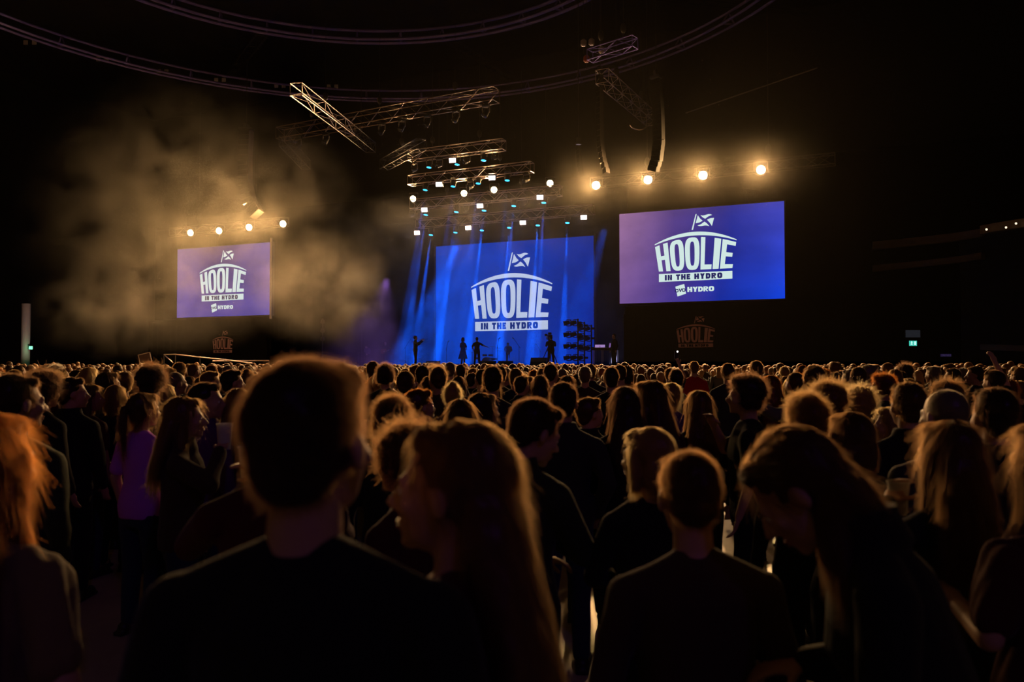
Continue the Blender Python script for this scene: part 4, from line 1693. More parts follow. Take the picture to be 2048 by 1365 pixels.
# ------------------------------------------------------------------ body builds
# near, one-off figures
build_person('big_man', 'm', 'short', 'tee', vox=.009, nstr=22000, srad=.00016, eyes=True, seed=3, hyaw=-12, bulk=1.06)
build_person('near_woman', 'w', 'half', 'shirt', 'down', 'front', vox=.009, nstr=20000, srad=.00022, eyes=True, seed=4, hpitch=-1, hl=.62, hair_side=-.02, hair_out=.07)
build_person('eared_man', 'm', 'short', 'shirt', vox=.009, nstr=11000, srad=.00026, eyes=True, seed=5, bulk=1.04, hpitch=10, hs=.985)
build_person('bowed_woman', 'w', 'half', 'jacket', 'cup', 'front', vox=.009, nstr=16000, srad=.00024, eyes=True, seed=6, lean=20, hpitch=26, hl=.50)
build_person('ginger_woman', 'w', 'long', 'dress', 'down', 'cup', vox=.009, nstr=16000, srad=.00026, eyes=True, seed=8, hl=.62)
build_person('hood_man', 'm', 'short', 'hoodie', 'pocket', 'pocket', vox=.010, nstr=7000, srad=.0003, eyes=True, seed=9, hyaw=-20, bulk=1.08)
build_person('look_down_man', 'm', 'short', 'jacket', 'cross', 'front', vox=.010, nstr=8000, srad=.0003, eyes=True, seed=10, hpitch=24, hyaw=-28)
build_person('bob_woman', 'w', 'bob', 'shirt', 'down', 'front', vox=.010, nstr=8000, srad=.0003, eyes=True, seed=11, hyaw=30)
build_person('buzz_man', 'm', 'buzz', 'shirt', vox=.010, nstr=8000, srad=.0003, eyes=True, seed=12, bulk=1.08, hyaw=15)
build_person('pint_woman', 'w', 'long', 'shirt', 'down', 'drink', vox=.010, nstr=10000, srad=.0003, eyes=True, seed=13, hl=.46, hair_side=-.05)
build_person('smile_woman', 'w', 'long', 'jacket', 'drink', 'down', vox=.010, nstr=6000, srad=.0004, eyes=True, seed=14, hl=.36)
build_person('wavy_man', 'm', 'wavy', 'shirt', vox=.011, nstr=6000, srad=.00035, seed=15)
build_person('cup_holder', 'm', 'short', 'shirt', 'share', 'drink', vox=.011, nstr=5000, srad=.0004, seed=16)
# builds shared by several people
V = dict(vox=.016, srad=.0006)
build_person('short_plain', 'm', 'short', 'shirt', nstr=2000, seed=21, **V)
build_person('short_right', 'm', 'short', 'jacket', hyaw=-55, nstr=2000, seed=22, eyes=True, **V)
build_person('short_left', 'm', 'short', 'shirt', hyaw=50, nstr=2000, seed=23, eyes=True, **V)
build_person('jacket_man', 'm', 'short', 'jacket', 'pocket', 'pocket', nstr=2000, seed=24, bulk=1.05, **V)
build_person('shaved', 'm', 'buzz', 'tee', nstr=1800, seed=25, bulk=1.05, **V)
build_person('curly_man', 'm', 'curly', 'hoodie', nstr=2400, seed=26, **V)
build_person('drinker', 'm', 'wavy', 'tee', 'drink', 'down', nstr=2000, seed=27, **V)
build_person('arm_up', 'm', 'short', 'tee', 'up', 'down', nstr=2000, seed=28, **V)
build_person('hugger', 'm', 'short', 'shirt', 'down', 'hug', nstr=2000, seed=29, **V)
build_person('long_plain', 'w', 'long', 'shirt', nstr=2600, seed=30, hl=.44, **V)
build_person('long_left', 'w', 'long', 'jacket', hyaw=45, nstr=2600, seed=31, hl=.36, eyes=True, **V)
build_person('long_right', 'w', 'long', 'tee', hyaw=-45, nstr=2600, seed=32, hl=.36, eyes=True, **V)
build_person('ponytail', 'w', 'pony', 'tee', nstr=2200, seed=33, hyaw=-12, **V)
build_person('bob', 'w', 'bob', 'shirt', nstr=2400, seed=34, **V)
build_person('bun', 'w', 'bun', 'dress', nstr=2200, seed=35, **V)
build_person('curly_woman', 'w', 'curly', 'shirt', nstr=2400, seed=36, **V)

NEAR = [  # build, px, crown py, metres ahead, turn, hair, clothes, skin, label
    ('big_man', 620, 718, 1.30, -6, 'dark', 'black', None, 'tall man nearest the camera, dark short hair, head cutting up past the crowd'),
    ('near_woman', 915, 838, 1.50, 74, 'light', 'maroon', None, 'nearest woman, profile turned left, long glowing hair falling down her back'),
    ('eared_man', 1378, 901, 2.10, 4, 'brown', 'brown', None, 'near man seen from behind with lit ears and rounded shoulders, right of centre'),
    ('bowed_woman', 1584, 850, 1.85, 66, 'brown', 'black', None, 'near woman bowing her head to the left, long dark hair over her back'),
    ('ginger_woman', -22, 822, 1.92, -8, 'ginger', 'olive', None, 'woman with bright ginger hair and pleated dress cut by the left edge'),
    ('hood_man', 33, 748, 3.65, -12, 'dark', 'green', None, 'man in dark green hoodie behind the ginger woman, face turned right'),
    ('short_right', 143, 755, 6.3, 0, 'dark', 'black', None, 'short haired man with lit neck, right of the hooded man'),
    ('curly_man', 303, 730, 7.0, 0, 'dark', 'charcoal', None, 'man with a big round mop of curls below the small framed monitor'),
    ('ponytail', 287, 785, 5.5, -22, 'brown', 'purple', None, 'woman with ponytail in a bright purple top on the left'),
    ('smile_woman', 368, 793, 4.6, -72, 'light', 'brown', None, 'long haired woman in profile facing right, raising a plastic cup'),
    ('short_right', 412, 765, 5.3, -30, 'dark', 'plum', None, 'round headed man in profile facing right, behind the cup raising woman'),
    ('long_plain', 478, 776, 5.4, 0, 'light', 'plum', None, 'woman with long straight hair just left of the tall near man'),
    ('wavy_man', 785, 795, 4.1, 0, 'brown', 'black', None, 'tousled man just right of the tall near man'),
    ('short_right', 838, 778, 5.5, 0, 'ginger', 'charcoal', None, 'man with reddish hair, face turned right, above the nearest woman'),
    ('drinker', 771, 728, 9.4, 0, 'dark', 'black', None, 'tall man lifting a cup right of the tall near man'),
    ('shaved', 811, 742, 7.2, 0, 'brown', 'navy', None, 'round shaved head right of the tall man lifting a cup'),
    ('long_plain', 922, 797, 4.7, 0, 'brown', 'black', None, 'long haired woman directly above the nearest woman'),
    ('long_right', 966, 785, 5.3, -12, 'dark', 'charcoal', None, 'woman with hair pushed back, third head left of the man looking down'),
    ('look_down_man', 1071, 797, 3.15, -32, 'dark', 'green', None, 'man in jacket looking down to the right, arms folded, near the centre'),
    ('jacket_man', 1127, 765, 4.9, -10, 'dark', 'charcoal', None, 'collared jacket man behind the man looking down'),
    ('short_right', 1178, 795, 5.8, -8, 'brown', 'black', None, 'short haired man in profile right of the collared jacket man'),
    ('long_plain', 1250, 772, 5.0, 0, 'dark', 'black', None, 'woman with long dark hair spreading to a triangle, centre right'),
    ('long_left', 1300, 760, 5.2, 10, 'brown', 'maroon', None, 'woman with very long glowing hair right of the triangle haired woman'),
    ('ponytail', 1343, 765, 7.4, -10, 'blonde', 'plum', None, 'woman with blonde ponytail in a dark violet top, centre right'),
    ('long_plain', 1398, 780, 5.7, 0, 'brown', 'black', None, 'long haired woman with black back, arms out, before the lit floor gap'),
    ('bob_woman', 1296, 853, 3.05, 12, 'blonde', 'black', None, 'woman with blonde tufts at her collar behind the near eared man'),
    ('drinker', 1494, 750, 5.2, 72, 'dark', 'black', None, 'tall man in black turned left with a cup, beside the lit floor gap'),
    ('long_plain', 1541, 750, 7.6, 0, 'ginger', 'black', None, 'woman with long coppery hair right of the tall man in black'),
    ('hugger', 1628, 731, 6.9, 0, 'brown', 'grey', None, 'man with his left arm round the shaved man beside him'),
    ('shaved', 1590, 745, 8.0, 15, 'brown', 'black', None, 'shaved man held by the arm of his neighbour'),
    ('curly_man', 1655, 762, 5.3, 0, 'light', 'black', None, 'man with light curly hair below the man hugging his neighbour'),
    ('wavy_man', 1613, 790, 3.9, 6, 'light', 'black', None, 'man with thick wavy light hair above the bowing woman'),
    ('curly_woman', 1715, 773, 5.8, 0, 'blonde', 'black', None, 'woman with fluffy golden curls on the right'),
    ('bob_woman', 1700, 823, 3.4, -14, 'brown', 'black', None, 'woman with smooth bobbed hair right of the bowing woman'),
    ('jacket_man', 1815, 765, 4.3, 0, 'brown', 'black', None, 'tall smooth headed man in a black jacket on the right'),
    ('long_left', 1785, 812, 4.9, 20, 'blonde', 'black', None, 'woman with golden hair half hidden behind the tall smooth headed man'),
    ('buzz_man', 1890, 780, 3.5, 0, 'grey', 'charcoal', None, 'broad man with cropped greying hair at the far right'),
    ('pint_woman', 1896, 838, 2.7, 14, 'brown', 'black', None, 'woman with long hair holding up a pint at the lower right'),
    ('jacket_man', 1988, 776, 3.5, 0, 'dark', 'black', None, 'big man in a black jacket near the right edge'),
    ('ginger_woman', 2096, 842, 2.3, 12, 'brown', 'maroon', None, 'person cut by the right edge, pinkish lit hair'),
    ('curly_woman', 812, 846, 2.9, 60, 'brown', 'maroon', None, 'curly haired person squeezed behind the nearest woman'),
    ('drinker', 1766, 748, 8.3, 60, 'ginger', 'green', SKIN2, 'reddish haired man in green facing left in the right hand crowd'),
    ('shaved', 1716, 734, 8.9, 0, 'brown', 'black', None, 'shaved head left of the reddish haired man, right hand crowd'),
    ('short_plain', 985, 733, 7.2, 0, 'dark', 'charcoal', None, 'tall man with broad grey back under the centre screen letters'),
    ('short_plain', 1222, 735, 9.0, 0, 'dark', 'black', None, 'tall dark head with flat cropped hair under the keyboard desk'),
    ('curly_woman', 88, 742, 6.0, -20, 'dark', 'black', None, 'dark curly head right of the pale pillar'),
    ('long_right', 178, 768, 7.0, -20, 'brown', 'maroon', SKIN2, 'woman with bright cheek facing right, left of the purple top'),
    ('bob', 232, 770, 7.2, 0, 'light', 'black', None, 'bob haired person just left of the purple top woman'),
    ('shaved', 352, 745, 8.6, -40, 'grey', 'charcoal', SKIN2, 'bald looking man in profile right of the big curls'),
    ('bob', 332, 768, 8.0, 0, 'blonde', 'charcoal', None, 'golden bob hair right of the big curls'),
    ('short_right', 464, 740, 8.2, 0, 'dark', 'charcoal', None, 'man facing right below the ramp rail, left of the tall near man'),
    ('short_right', 421, 743, 9.5, 0, 'light', 'navy', None, 'light haired man facing right, below the dim left print'),
    ('curly_man', 1893, 761, 6.5, 0, 'brown', 'black', None, 'curly head right behind the tall smooth headed man'),
    ('short_plain', 1352, 739, 9.6, 0, 'dark', 'charcoal', None, 'round dark head above the blonde ponytail'),
    ('arm_up', 1338, 737, 14.5, 0, 'brown', 'black', None, 'person holding up a lit phone below the right screen'),
    ('short_plain', 1388, 723, 15.5, 0, 'light', 'red', None, 'tall person in a red top under the dim right print'),
    ('bob', 1254, 731, 13.0, 0, 'dark', 'mustard', None, 'person in a mustard yellow top right of the keyboard desk'),
    ('short_plain', 1455, 727, 11.0, 0, 'brown', 'charcoal', None, 'tall man standing out above the crowd under the right screen'),
    ('jacket_man', 1512, 722, 11.6, 0, 'brown', 'black', None, 'tallest back standing out of the crowd under the right screen corner'),
    ('arm_up', 1988, 741, 8.5, 20, 'dark', 'black', None, 'person with one arm raised near the right edge of the crowd'),
    ('shaved', 1240, 730, 10.6, 0, 'brown', 'maroon', None, 'round light edged head behind the flat cropped head'),
    ('short_plain', 1866, 733, 12.0, 25, 'grey', 'black', SKIN2, 'lone man facing left below the violet sign'),
    ('short_left', 1950, 732, 11.5, 20, 'dark', 'black', SKIN2, 'man facing left under the right wall, close to the raised arm'),
    ('long_plain', 1080, 750, 9.4, 0, 'dark', 'black', None, 'rounded dark head below the camera operator'),
    ('cup_holder', 548, 790, 2.6, 16, 'dark', 'maroon', None, 'person hidden behind the tall near man, holding out cups'),
]
PEOPLE = []
for k, px, py, z, yaw, hc, tc, sk, lab in NEAR:
    r = place_person(k, lab, px, py, z, yaw, hc, tc, 'denim' if tc != 'black' else 'black', sk)
    PEOPLE.append((px, z, r, k))
NEAR_XY = [(r.location.x, r.location.y) for _, _, r, _ in PEOPLE]
by_label = lambda s: next(r for _, _, r, _ in PEOPLE if s in r['label'])

# ------------------------------------------------------------------ the middle rows: one object per person
cols = [(0, 'at the left edge'), (75, 'right of the pale pillar'), (190, 'below the small framed monitor'), (345, 'below the left screen'), (560, 'behind the tall near man'), (745, 'below the guitarist'),
        (800, 'below the fiddle player'), (880, 'below the coated performer'), (940, 'below the drum kit'), (1020, 'below the bending performer'), (1075, 'below the camera operator'), (1130, 'below the side lamps'),
        (1190, 'below the keyboard desk'), (1245, 'left of the right print'), (1345, 'below the right print'), (1435, 'below the right screen corner'), (1575, 'right of the right screen'),
        (1700, 'left of the exit sign'), (1790, 'below the exit sign'), (1870, 'below the violet sign'), (1950, 'at the right edge')]
desc = {'short_plain': 'short haired person', 'short_right': 'short haired man turned right', 'short_left': 'short haired man turned left', 'jacket_man': 'man in a collared jacket',
        'shaved': 'man with cropped head', 'curly_man': 'curly haired man', 'drinker': 'wavy haired man drinking', 'arm_up': 'person with raised arm', 'long_plain': 'long haired woman',
        'long_left': 'long haired woman turned left', 'long_right': 'long haired woman turned right', 'ponytail': 'woman with ponytail', 'bob': 'bob haired woman', 'bun': 'woman with hair bun', 'curly_woman': 'curly haired woman'}
pool = ['short_plain'] * 7 + ['short_right'] * 3 + ['short_left'] * 3 + ['jacket_man'] * 4 + ['shaved'] * 5 + ['curly_man'] * 2 + ['drinker'] * 2 + ['long_plain'] * 5 + ['long_left'] * 2 + ['long_right'] * 3 + ['ponytail'] * 3 + ['bob'] * 5 + ['bun'] * 2 + ['curly_woman'] * 2
R1 = random.Random(11)
spots = []
z = 5.7
row = 0
while z < 40:
    half = 0.70 * z
    n = int(2 * half / .56)
    for i in range(n + 1):
        r = -half + i * .56 + (row % 2) * .28 + R1.uniform(-.13, .13)
        zz = z + R1.uniform(-.16, .16)
        spots.append((r, zz))
    z += .60
    row += 1


def px_of(r, z):
    return 1024 + F_PX * r / z


def free(r, z):
    p = CAM + Rv * r + Fv * z
    if p.y > 36.2 or (p.y > 34.6 and px_of(r, z) < 560) or p.x > 33.5 or p.x < -31:
        return False
    px = px_of(r, z)
    if 1405 < px < 1555 and z < 25:
        return False
    # an open strip of floor between the crowd and the right hand wall
    if any((p.x - x) ** 2 + (p.y - y) ** 2 < .40 ** 2 for x, y in NEAR_XY):
        return False
    for (hx, hz, _, k) in PEOPLE:
        if hz > z + .1 and abs(px - hx) < F_PX * (.22 / z + .13 / hz):
            return False
    return True


good = [(r, zz) for r, zz in spots if free(r, zz) and -60 < px_of(r, zz) < 2110]
good.sort(key=lambda t: t[1])
N_IND = 300 - len(PEOPLE)
mid, far = good[:N_IND], good[N_IND:]
print('people near', len(PEOPLE), 'mid', len(mid), 'to z', mid[-1][1] if mid else 0, 'far', len(far))
recs = []
for r, zz in mid:
    k = R1.choice(pool)
    woman = k in ('long_plain', 'long_left', 'long_right', 'ponytail', 'bob', 'bun', 'curly_woman')
    h = R1.gauss(1.665 if woman else 1.765, .055)
    px = px_of(r, zz)
    h = min(h, 1.85 if woman else 1.90)
    if zz < 9 and px > 1500:
        h = min(h, 1.72)
    if 820 < px < 1200 and h > 1.86:
        h = 1.82
    tc = R1.choice(['black'] * 5 + ['charcoal'] * 3 + ['navy', 'green', 'maroon', 'brown', 'grey'])
    hc = R1.choice(['dark'] * 3 + ['brown'] * 4 + ['light'] * 3 + ['blonde'] * (2 if woman else 1) + ['ginger', 'grey'])
    recs.append([px, zz, k, h, tc, hc, r, R1.gauss(0, 14)])
seen = {}
for q in recs:
    px, zz = q[0], q[1]
    place = [n for x, n in cols if px >= x or x == 0][-1]
    depth = 'near rows' if zz < 8 else ('middle rows' if zz < 10.5 else 'far rows')
    hw = {'dark': 'dark', 'brown': 'brown', 'light': 'light brown', 'blonde': 'blonde', 'ginger': 'ginger', 'grey': 'grey'}[q[5]]
    lab = '%s %s, %s, %s' % (hw, desc[q[2]] if q[2] != 'shaved' else 'cropped head man', depth, place)
    if q[2] in ('jacket_man', 'arm_up'):
        lab = '%s haired %s, %s, %s' % (hw, desc[q[2]], depth, place)
    lab = lab.replace('dark short haired', 'dark short-haired').replace('grey bob', 'grey bob')
    q.append(lab)
    seen.setdefault(lab, []).append(q)
for lab, qs in seen.items():
    if len(qs) > 1:
        qs.sort(key=lambda q: q[0])
        for i, q in enumerate(qs):
            q[8] = lab + (', ' + ('left one' if i == 0 else 'right one') if len(qs) == 2 else ', %s from left' % ords[i])
for px, zz, k, h, tc, hc, r, yw, lab in recs:
    p = CAM + Rv * r + Fv * zz
    sk = SKIN2 if R1.random() < .25 else None
    place_person(k, lab, loc=Vector((p.x, p.y, 0)), height=h, rotz=PHI + math.radians(yw), hc=hc, tc=tc, bc=R1.choice(['denim', 'black', 'charcoal']), skin=sk,
                 group='standing people in the middle rows of the crowd')

# ------------------------------------------------------------------ the far rows, past three hundred: one crowd object
def low_person(kind):
    """Small figure with head, hair, neck, torso, arms and legs; returns verts, faces, per-face tone (0 skin, 1 hair, 2 cloth)."""
    g = Geo(); tone = []

    def mark(t):
        tone.extend([t] * (len(g.f) - len(tone)))
    g.ell((0, .02, 1.60), (.072, .085, .11), None, 8, 6); g.tube((0, 0, 1.44), (0, .01, 1.55), .055, .05, None, 6); mark(0)
    if kind == 0:
        g.ell((0, -.008, 1.655), (.085, .100, .090), None, 9, 7)
    elif kind == 1:
        g.ell((0, -.010, 1.65), (.092, .105, .10), None, 9, 7)
        g.loft([(0, -.055, 1.25, .07, .03), (0, -.07, 1.40, .11, .045), (0, -.06, 1.55, .095, .06), (0, -.03, 1.66, .085, .08)], None, 8)
    elif kind == 2:
        g.ell((0, -.012, 1.66), (.112, .120, .108), None, 9, 7)
    else:
        g.ell((0, -.008, 1.648), (.078, .095, .088), None, 9, 7)
        g.cap((0, -.10, 1.64), (0, -.12, 1.42), .03, .02, None, 6)
    mark(1)
    g.loft([(0, 0, .80, .16, .11), (0, 0, 1.10, .15, .11), (0, 0, 1.36, .185, .12), (0, 0, 1.44, .15, .09), (0, 0, 1.49, .07, .06)], None, 10)
    for s in (-1, 1):
        g.tube((s * .20, 0, 1.42), (s * .25, 0, 1.12), .058, .045, None, 6)
        g.tube((s * .25, 0, 1.13), (s * .20, .16, .98), .045, .035, None, 6)
        g.tube((s * .09, 0, .85), (s * .11, 0, .04), .08, .05, None, 6)
    mark(2)
    return np.array(g.v, np.float32), g.f, np.array(tone)


LOWS = [low_person(k) for k in (0, 1, 2, 3)]
R2 = np.random.default_rng(5)
VV, FF, TT, CC = [], [], [], []
off = 0
tones_h = [(.04, .018, .008), (.10, .042, .016), (.20, .09, .034), (.36, .20, .08), (.30, .08, .018), (.22, .17, .13)]
tones_c = [(.012, .012, .013), (.035, .035, .037), (.014, .018, .045), (.06, .01, .012), (.13, .12, .11), (.055, .035, .022)]
for (r, zz) in far:
    k = int(R2.choice(4, p=[.55, .2, .1, .15]))
    v, f, t = LOWS[k]
    p = CAM + Rv * r + Fv * zz
    h = float(np.clip(R2.normal(1.70 if k in (0, 2) else 1.64, .07), 1.5, 1.90)) / 1.745
    a = PHI + float(R2.normal(0, .35))
    c, s = math.cos(a) * h, math.sin(a) * h
    w = np.stack([v[:, 0] * c - v[:, 1] * s + p.x, v[:, 0] * s + v[:, 1] * c + p.y, v[:, 2] * h], 1)
    VV.append(w)
    FF.extend([tuple(i + off for i in q) for q in f])
    hcol = tones_h[int(R2.choice(6, p=[.25, .3, .22, .11, .05, .07]))]
    ccol = tones_c[int(R2.integers(6))]
    tab = np.array([(.36, .19, .11), hcol, ccol])
    CC.append(tab[t])
    TT.append(t)
    off += len(v)
me = bpy.data.meshes.new('crowd')
me.from_pydata(np.concatenate(VV).tolist(), [], FF)
me.shade_smooth()
ca = me.color_attributes.new('tone', 'FLOAT_COLOR', 'CORNER')
tot = np.empty(len(me.polygons), np.int32)
me.polygons.foreach_get('loop_total', tot)
fc = np.concatenate(CC)
fc = np.concatenate([fc, np.ones((len(fc), 1))], 1)
ca.data.foreach_set('color', np.repeat(fc, tot, axis=0).astype(np.float32).ravel())
tn = np.concatenate(TT)
me.polygons.foreach_set('material_index', (tn == 1).astype(np.int32))


def tone_mat(name, hairy):
    m = bpy.data.materials.new(name)
    m.use_nodes = True
    nt = m.node_tree
    b = nt.nodes['Principled BSDF']
    a = nt.nodes.new('ShaderNodeAttribute')
    a.attribute_name = 'tone'
    nt.links.new(a.outputs['Color'], b.inputs['Base Color'])
    b.inputs['Roughness'].default_value = .5 if hairy else .8
    if hairy:
        b.inputs['Sheen Weight'].default_value = .6
        b.inputs['Sheen Roughness'].default_value = .35
        b.inputs['Sheen Tint'].default_value = (.8, .45, .22, 1)
        n = nt.nodes.new('ShaderNodeTexNoise'); n.inputs['Scale'].default_value = 60
        bp = nt.nodes.new('ShaderNodeBump'); bp.inputs['Strength'].default_value = .5; bp.inputs['Distance'].default_value = .01
        nt.links.new(n.outputs['Fac'], bp.inputs['Height']); nt.links.new(bp.outputs['Normal'], b.inputs['Normal'])
    return m


me.materials.append(tone_mat('far_crowd', False))
me.materials.append(tone_mat('far_crowd_hair', True))
fo = bpy.data.objects.new('crowd', me)
COL.objects.link(fo)
fo['kind'] = 'stuff'
fo['label'] = 'dense far part of the standing crowd, small lit heads reaching to the stage'
fo['category'] = 'crowd'

# ------------------------------------------------------------------ cups and phones in hands
M_CUP = bpy.data.materials.new('clear_plastic')
M_CUP.use_nodes = True
_b = M_CUP.node_tree.nodes['Principled BSDF']
_b.inputs['Base Color'].default_value = (.80, .80, .74, 1)
_b.inputs['Roughness'].default_value = .25
_b.inputs['Transmission Weight'].default_value = .3
_b.inputs['IOR'].default_value = 1.3
M_BEER = mat('beer', (.35, .12, .02), .1)
M_LIME = mat('lime_drink', (.20, .42, .05), .15)
M_FOAM = mat('foam', (.75, .68, .58), .8)


def cup(person, side, label, drink, h=.13, r=.042, off=None):
    k = next(k for _, _, r_, k in PEOPLE if r_ is person)
    w, d = BODIES[k]['wrist'][side]
    s = person.scale.x
    M = Matrix.Translation(person.location) @ Matrix.Rotation(person.rotation_euler.z, 4, 'Z') @ Matrix.Scale(s, 4)
    p = M @ (Vector(w) + Vector(d) * .085)
    p = p + Vector((0, 0, -h * .35)) + (Vector(off) if off else Vector())
    t = thing('cup', label, 'cup', p, 0, 'plastic cups held in the crowd')
    g = Geo()
    n = 20
    rg = lambda rr, z: [(rr * math.cos(2 * math.pi * j / n), rr * math.sin(2 * math.pi * j / n), z) for j in range(n)]
    g.rings([rg(r * .72, .002), rg(r * .74, 0), rg(r, h), rg(r * 1.06, h), rg(r * 1.06, h - .004), rg(r * 1.02, h - .004)][0:1] + [rg(r * .74, 0), rg(r, h), rg(r * 1.06, h), rg(r * 1.06, h - .005), rg(r * .98, h - .006), rg(r * .72, .004)])
    obj('vessel', g, M_CUP, t)
    g = Geo(); g.rings([rg(r * .70, .006), rg(r * .88, h * .72)]); obj('drink', g, drink, t)
    g = Geo(); g.rings([rg(r * .88, h * .72), rg(r * .90, h * .80)]); obj('foam', g, M_FOAM, t)
    return t


cup(by_label('raising a plastic cup'), 1, 'plastic cup raised by the long haired woman in profile', M_BEER, .15, .046)
cup(by_label('holding out cups'), -1, 'clear cup with green drink left of the tall near man', M_LIME, .12, .045)
c2 = cup(by_label('holding out cups'), 1, 'second pale cup beside the green drink', M_BEER, .12, .042)
cup(by_label('holding up a pint'), -1, 'pint cup held up by the woman at the lower right', M_BEER, .12, .038, (0, 0, -.06))
cup(by_label('tall man lifting a cup'), 1, 'small cup lifted by the tall man right of centre head', M_BEER)
cup(by_label('reddish haired man in green'), 1, 'cup held near the mouth of the reddish haired man in green', M_LIME)
pm = by_label('holding up a lit phone')
w, d = BODIES['arm_up']['wrist'][1]
p = Matrix.Translation(pm.location) @ Matrix.Rotation(pm.rotation_euler.z, 4, 'Z') @ Matrix.Scale(pm.scale.x, 4) @ (Vector(w) + Vector(d) * .14)
t = thing('phone', 'phone held up with its small white light on, below the right screen', 'phone', p, PHI)
g = Geo(); g.box((0, 0, .04), (.075, .009, .15)); obj('case', g, M_PLASTIC, t)
g = Geo(); g.ell((.02, -.006, .10), (.012, .004, .012)); obj('torch', g, emis('torch', (1, .85, .9), 60), t)
g = Geo(); g.box((0, .006, .04), (.066, .003, .135)); obj('display', g, emis('phone_glow', (.2, .3, .6), .6), t)

# ------------------------------------------------------------------ performers and their things
P_V = dict(vox=.016, nstr=0)
build_person('fiddler', 'm', 'short', 'jacket', 'bow', 'fiddle', seed=41, **P_V)
build_person('guitar_man', 'm', 'short', 'tee', 'strum', 'front', seed=42, bulk=1.15, stance=.06, **P_V)
build_person('coat_performer', 'w', 'bob', 'dress', 'front', 'front', seed=43, **P_V)
build_person('pointer', 'm', 'short', 'tee', 'reach', 'pocket', seed=44, stance=.05, **P_V)
build_person('bender', 'm', 'short', 'shirt', 'strum', 'front', seed=45, lean=35, hpitch=15, **P_V)
build_person('operator', 'm', 'short', 'jacket', 'pan', 'pan', seed=46, bulk=1.12, stance=.05, **P_V)


def stand(px, topy, k, label, yaw, hc='dark', tc='black', bc='black', hgt=1.75, sk=None):
    z = (STAGE_Z + hgt - CAM.z) * F_PX / (HORIZON - topy)
    t = at(px, topy, z)
    return place_person(k, label, loc=Vector((t.x, t.y, STAGE_Z)), height=hgt, rotz=PHI + math.radians(yaw), hc=hc, tc=tc, bc=bc, strand=False, skin=sk)


fid = stand(831, 672, 'fiddler', 'fiddle player in a dark suit on the left of the stage, facing right', -78)
gui = stand(771, 683, 'guitar_man', 'stout guitarist standing at the dim left edge of the blue light', 170, tc='charcoal')
coat = stand(926, 675, 'coat_performer', 'performer in a long dark coat, left of two figures at centre stage', -40)
poi = stand(954, 674.5, 'pointer', 'performer reaching one arm to the right at centre stage', -10)
ben = stand(1017, 686, 'bender', 'hunched musician in pale shirt bathed in blue light', 175, tc='grey', hgt=1.62)
opr = stand(1102, 671, 'operator', 'camera operator in black behind a tripod camera on stage', 4)
dk = stand(1641, 674, 'guitar_man', 'dim guitarist on the dark platform right of the right screen', 165, tc='maroon')
se = stand(1228, 668, 'short_plain', 'barely lit player behind the keyboard desk', 120, tc='black', hgt=1.78)
dr = stand(737, 690, 'bender', 'dim violet lit musician behind the small cymbal on the left', 165, tc='plum', hgt=1.55)


def onstage(px, Y, zoff=0):
    q = on_plane(px, 700, Y)
    return Vector((q.x, Y, STAGE_Z + zoff))


def rel(person, v):
    return Matrix.Translation(person.location) @ Matrix.Rotation(person.rotation_euler.z, 4, 'Z') @ Vector(v)


M_WOOD = mat('varnished_wood', (.25, .08, .03), .25)
# fiddle and bow
wl, wd = BODIES['fiddler']['wrist'][-1]
chin = rel(fid, (-.06, .16, 1.50)); hnd = rel(fid, wl + wd * .06)
ax = (Vector(hnd) - Vector(chin)).normalized()
t = thing('fiddle', 'fiddle under the chin of the player on the left of the stage', 'fiddle', chin)
Mq = ax.to_track_quat('X', 'Z').to_matrix().to_4x4()
g = Geo(); g.ell((.08, 0, 0), (.09, .095, .022), Mq); g.ell((.25, 0, 0), (.08, .075, .022), Mq); g.ell((.165, 0, 0), (.07, .055, .022), Mq); obj('fiddle_body', g.remesh('fiddle_body', .008, 1), M_WOOD, t)
g = Geo(); g.tube((.30, 0, .01), (.52, 0, .015), .014, .012, Mq); g.ell((.54, 0, .015), (.025, .018, .02), Mq, 8, 6); obj('neck', g, M_BLACK, t)
wr_, wdr = BODIES['fiddler']['wrist'][1]
hr = rel(fid, wr_ + wdr * .08)
t = thing('bow', 'thin fiddle bow sticking up above the fiddle', 'bow', hr)
g = Geo(); g.tube((0, 0, -.05), rel(fid, (.02, .62, 2.05)) - Vector(hr), .006, .004, seg=6); obj('stick', g, M_WOOD, t)


def guitar(person, label):
    t = thing('guitar', label, 'guitar', rel(person, (.02, .21, 1.06)), person.rotation_euler.z)
    M = Matrix.Rotation(math.radians(18), 4, 'Y')
    g = Geo(); g.ell((.12, 0, 0), (.17, .045, .17), M); g.ell((-.08, 0, 0), (.13, .045, .13), M); obj('guitar_body', g.remesh('guitar_body', .016, 1), M_WOOD, t)
    g = Geo(); g.tube((-.18, .03, 0), (-.62, .03, 0), .024, .02, M, 6); g.box((-.69, .03, 0), (.14, .02, .07), M); obj('neck', g, M_BLACK, t)


guitar(gui, 'guitar of the stout player at the dim left edge of the stage')
guitar(dk, 'guitar of the dim player right of the right screen')

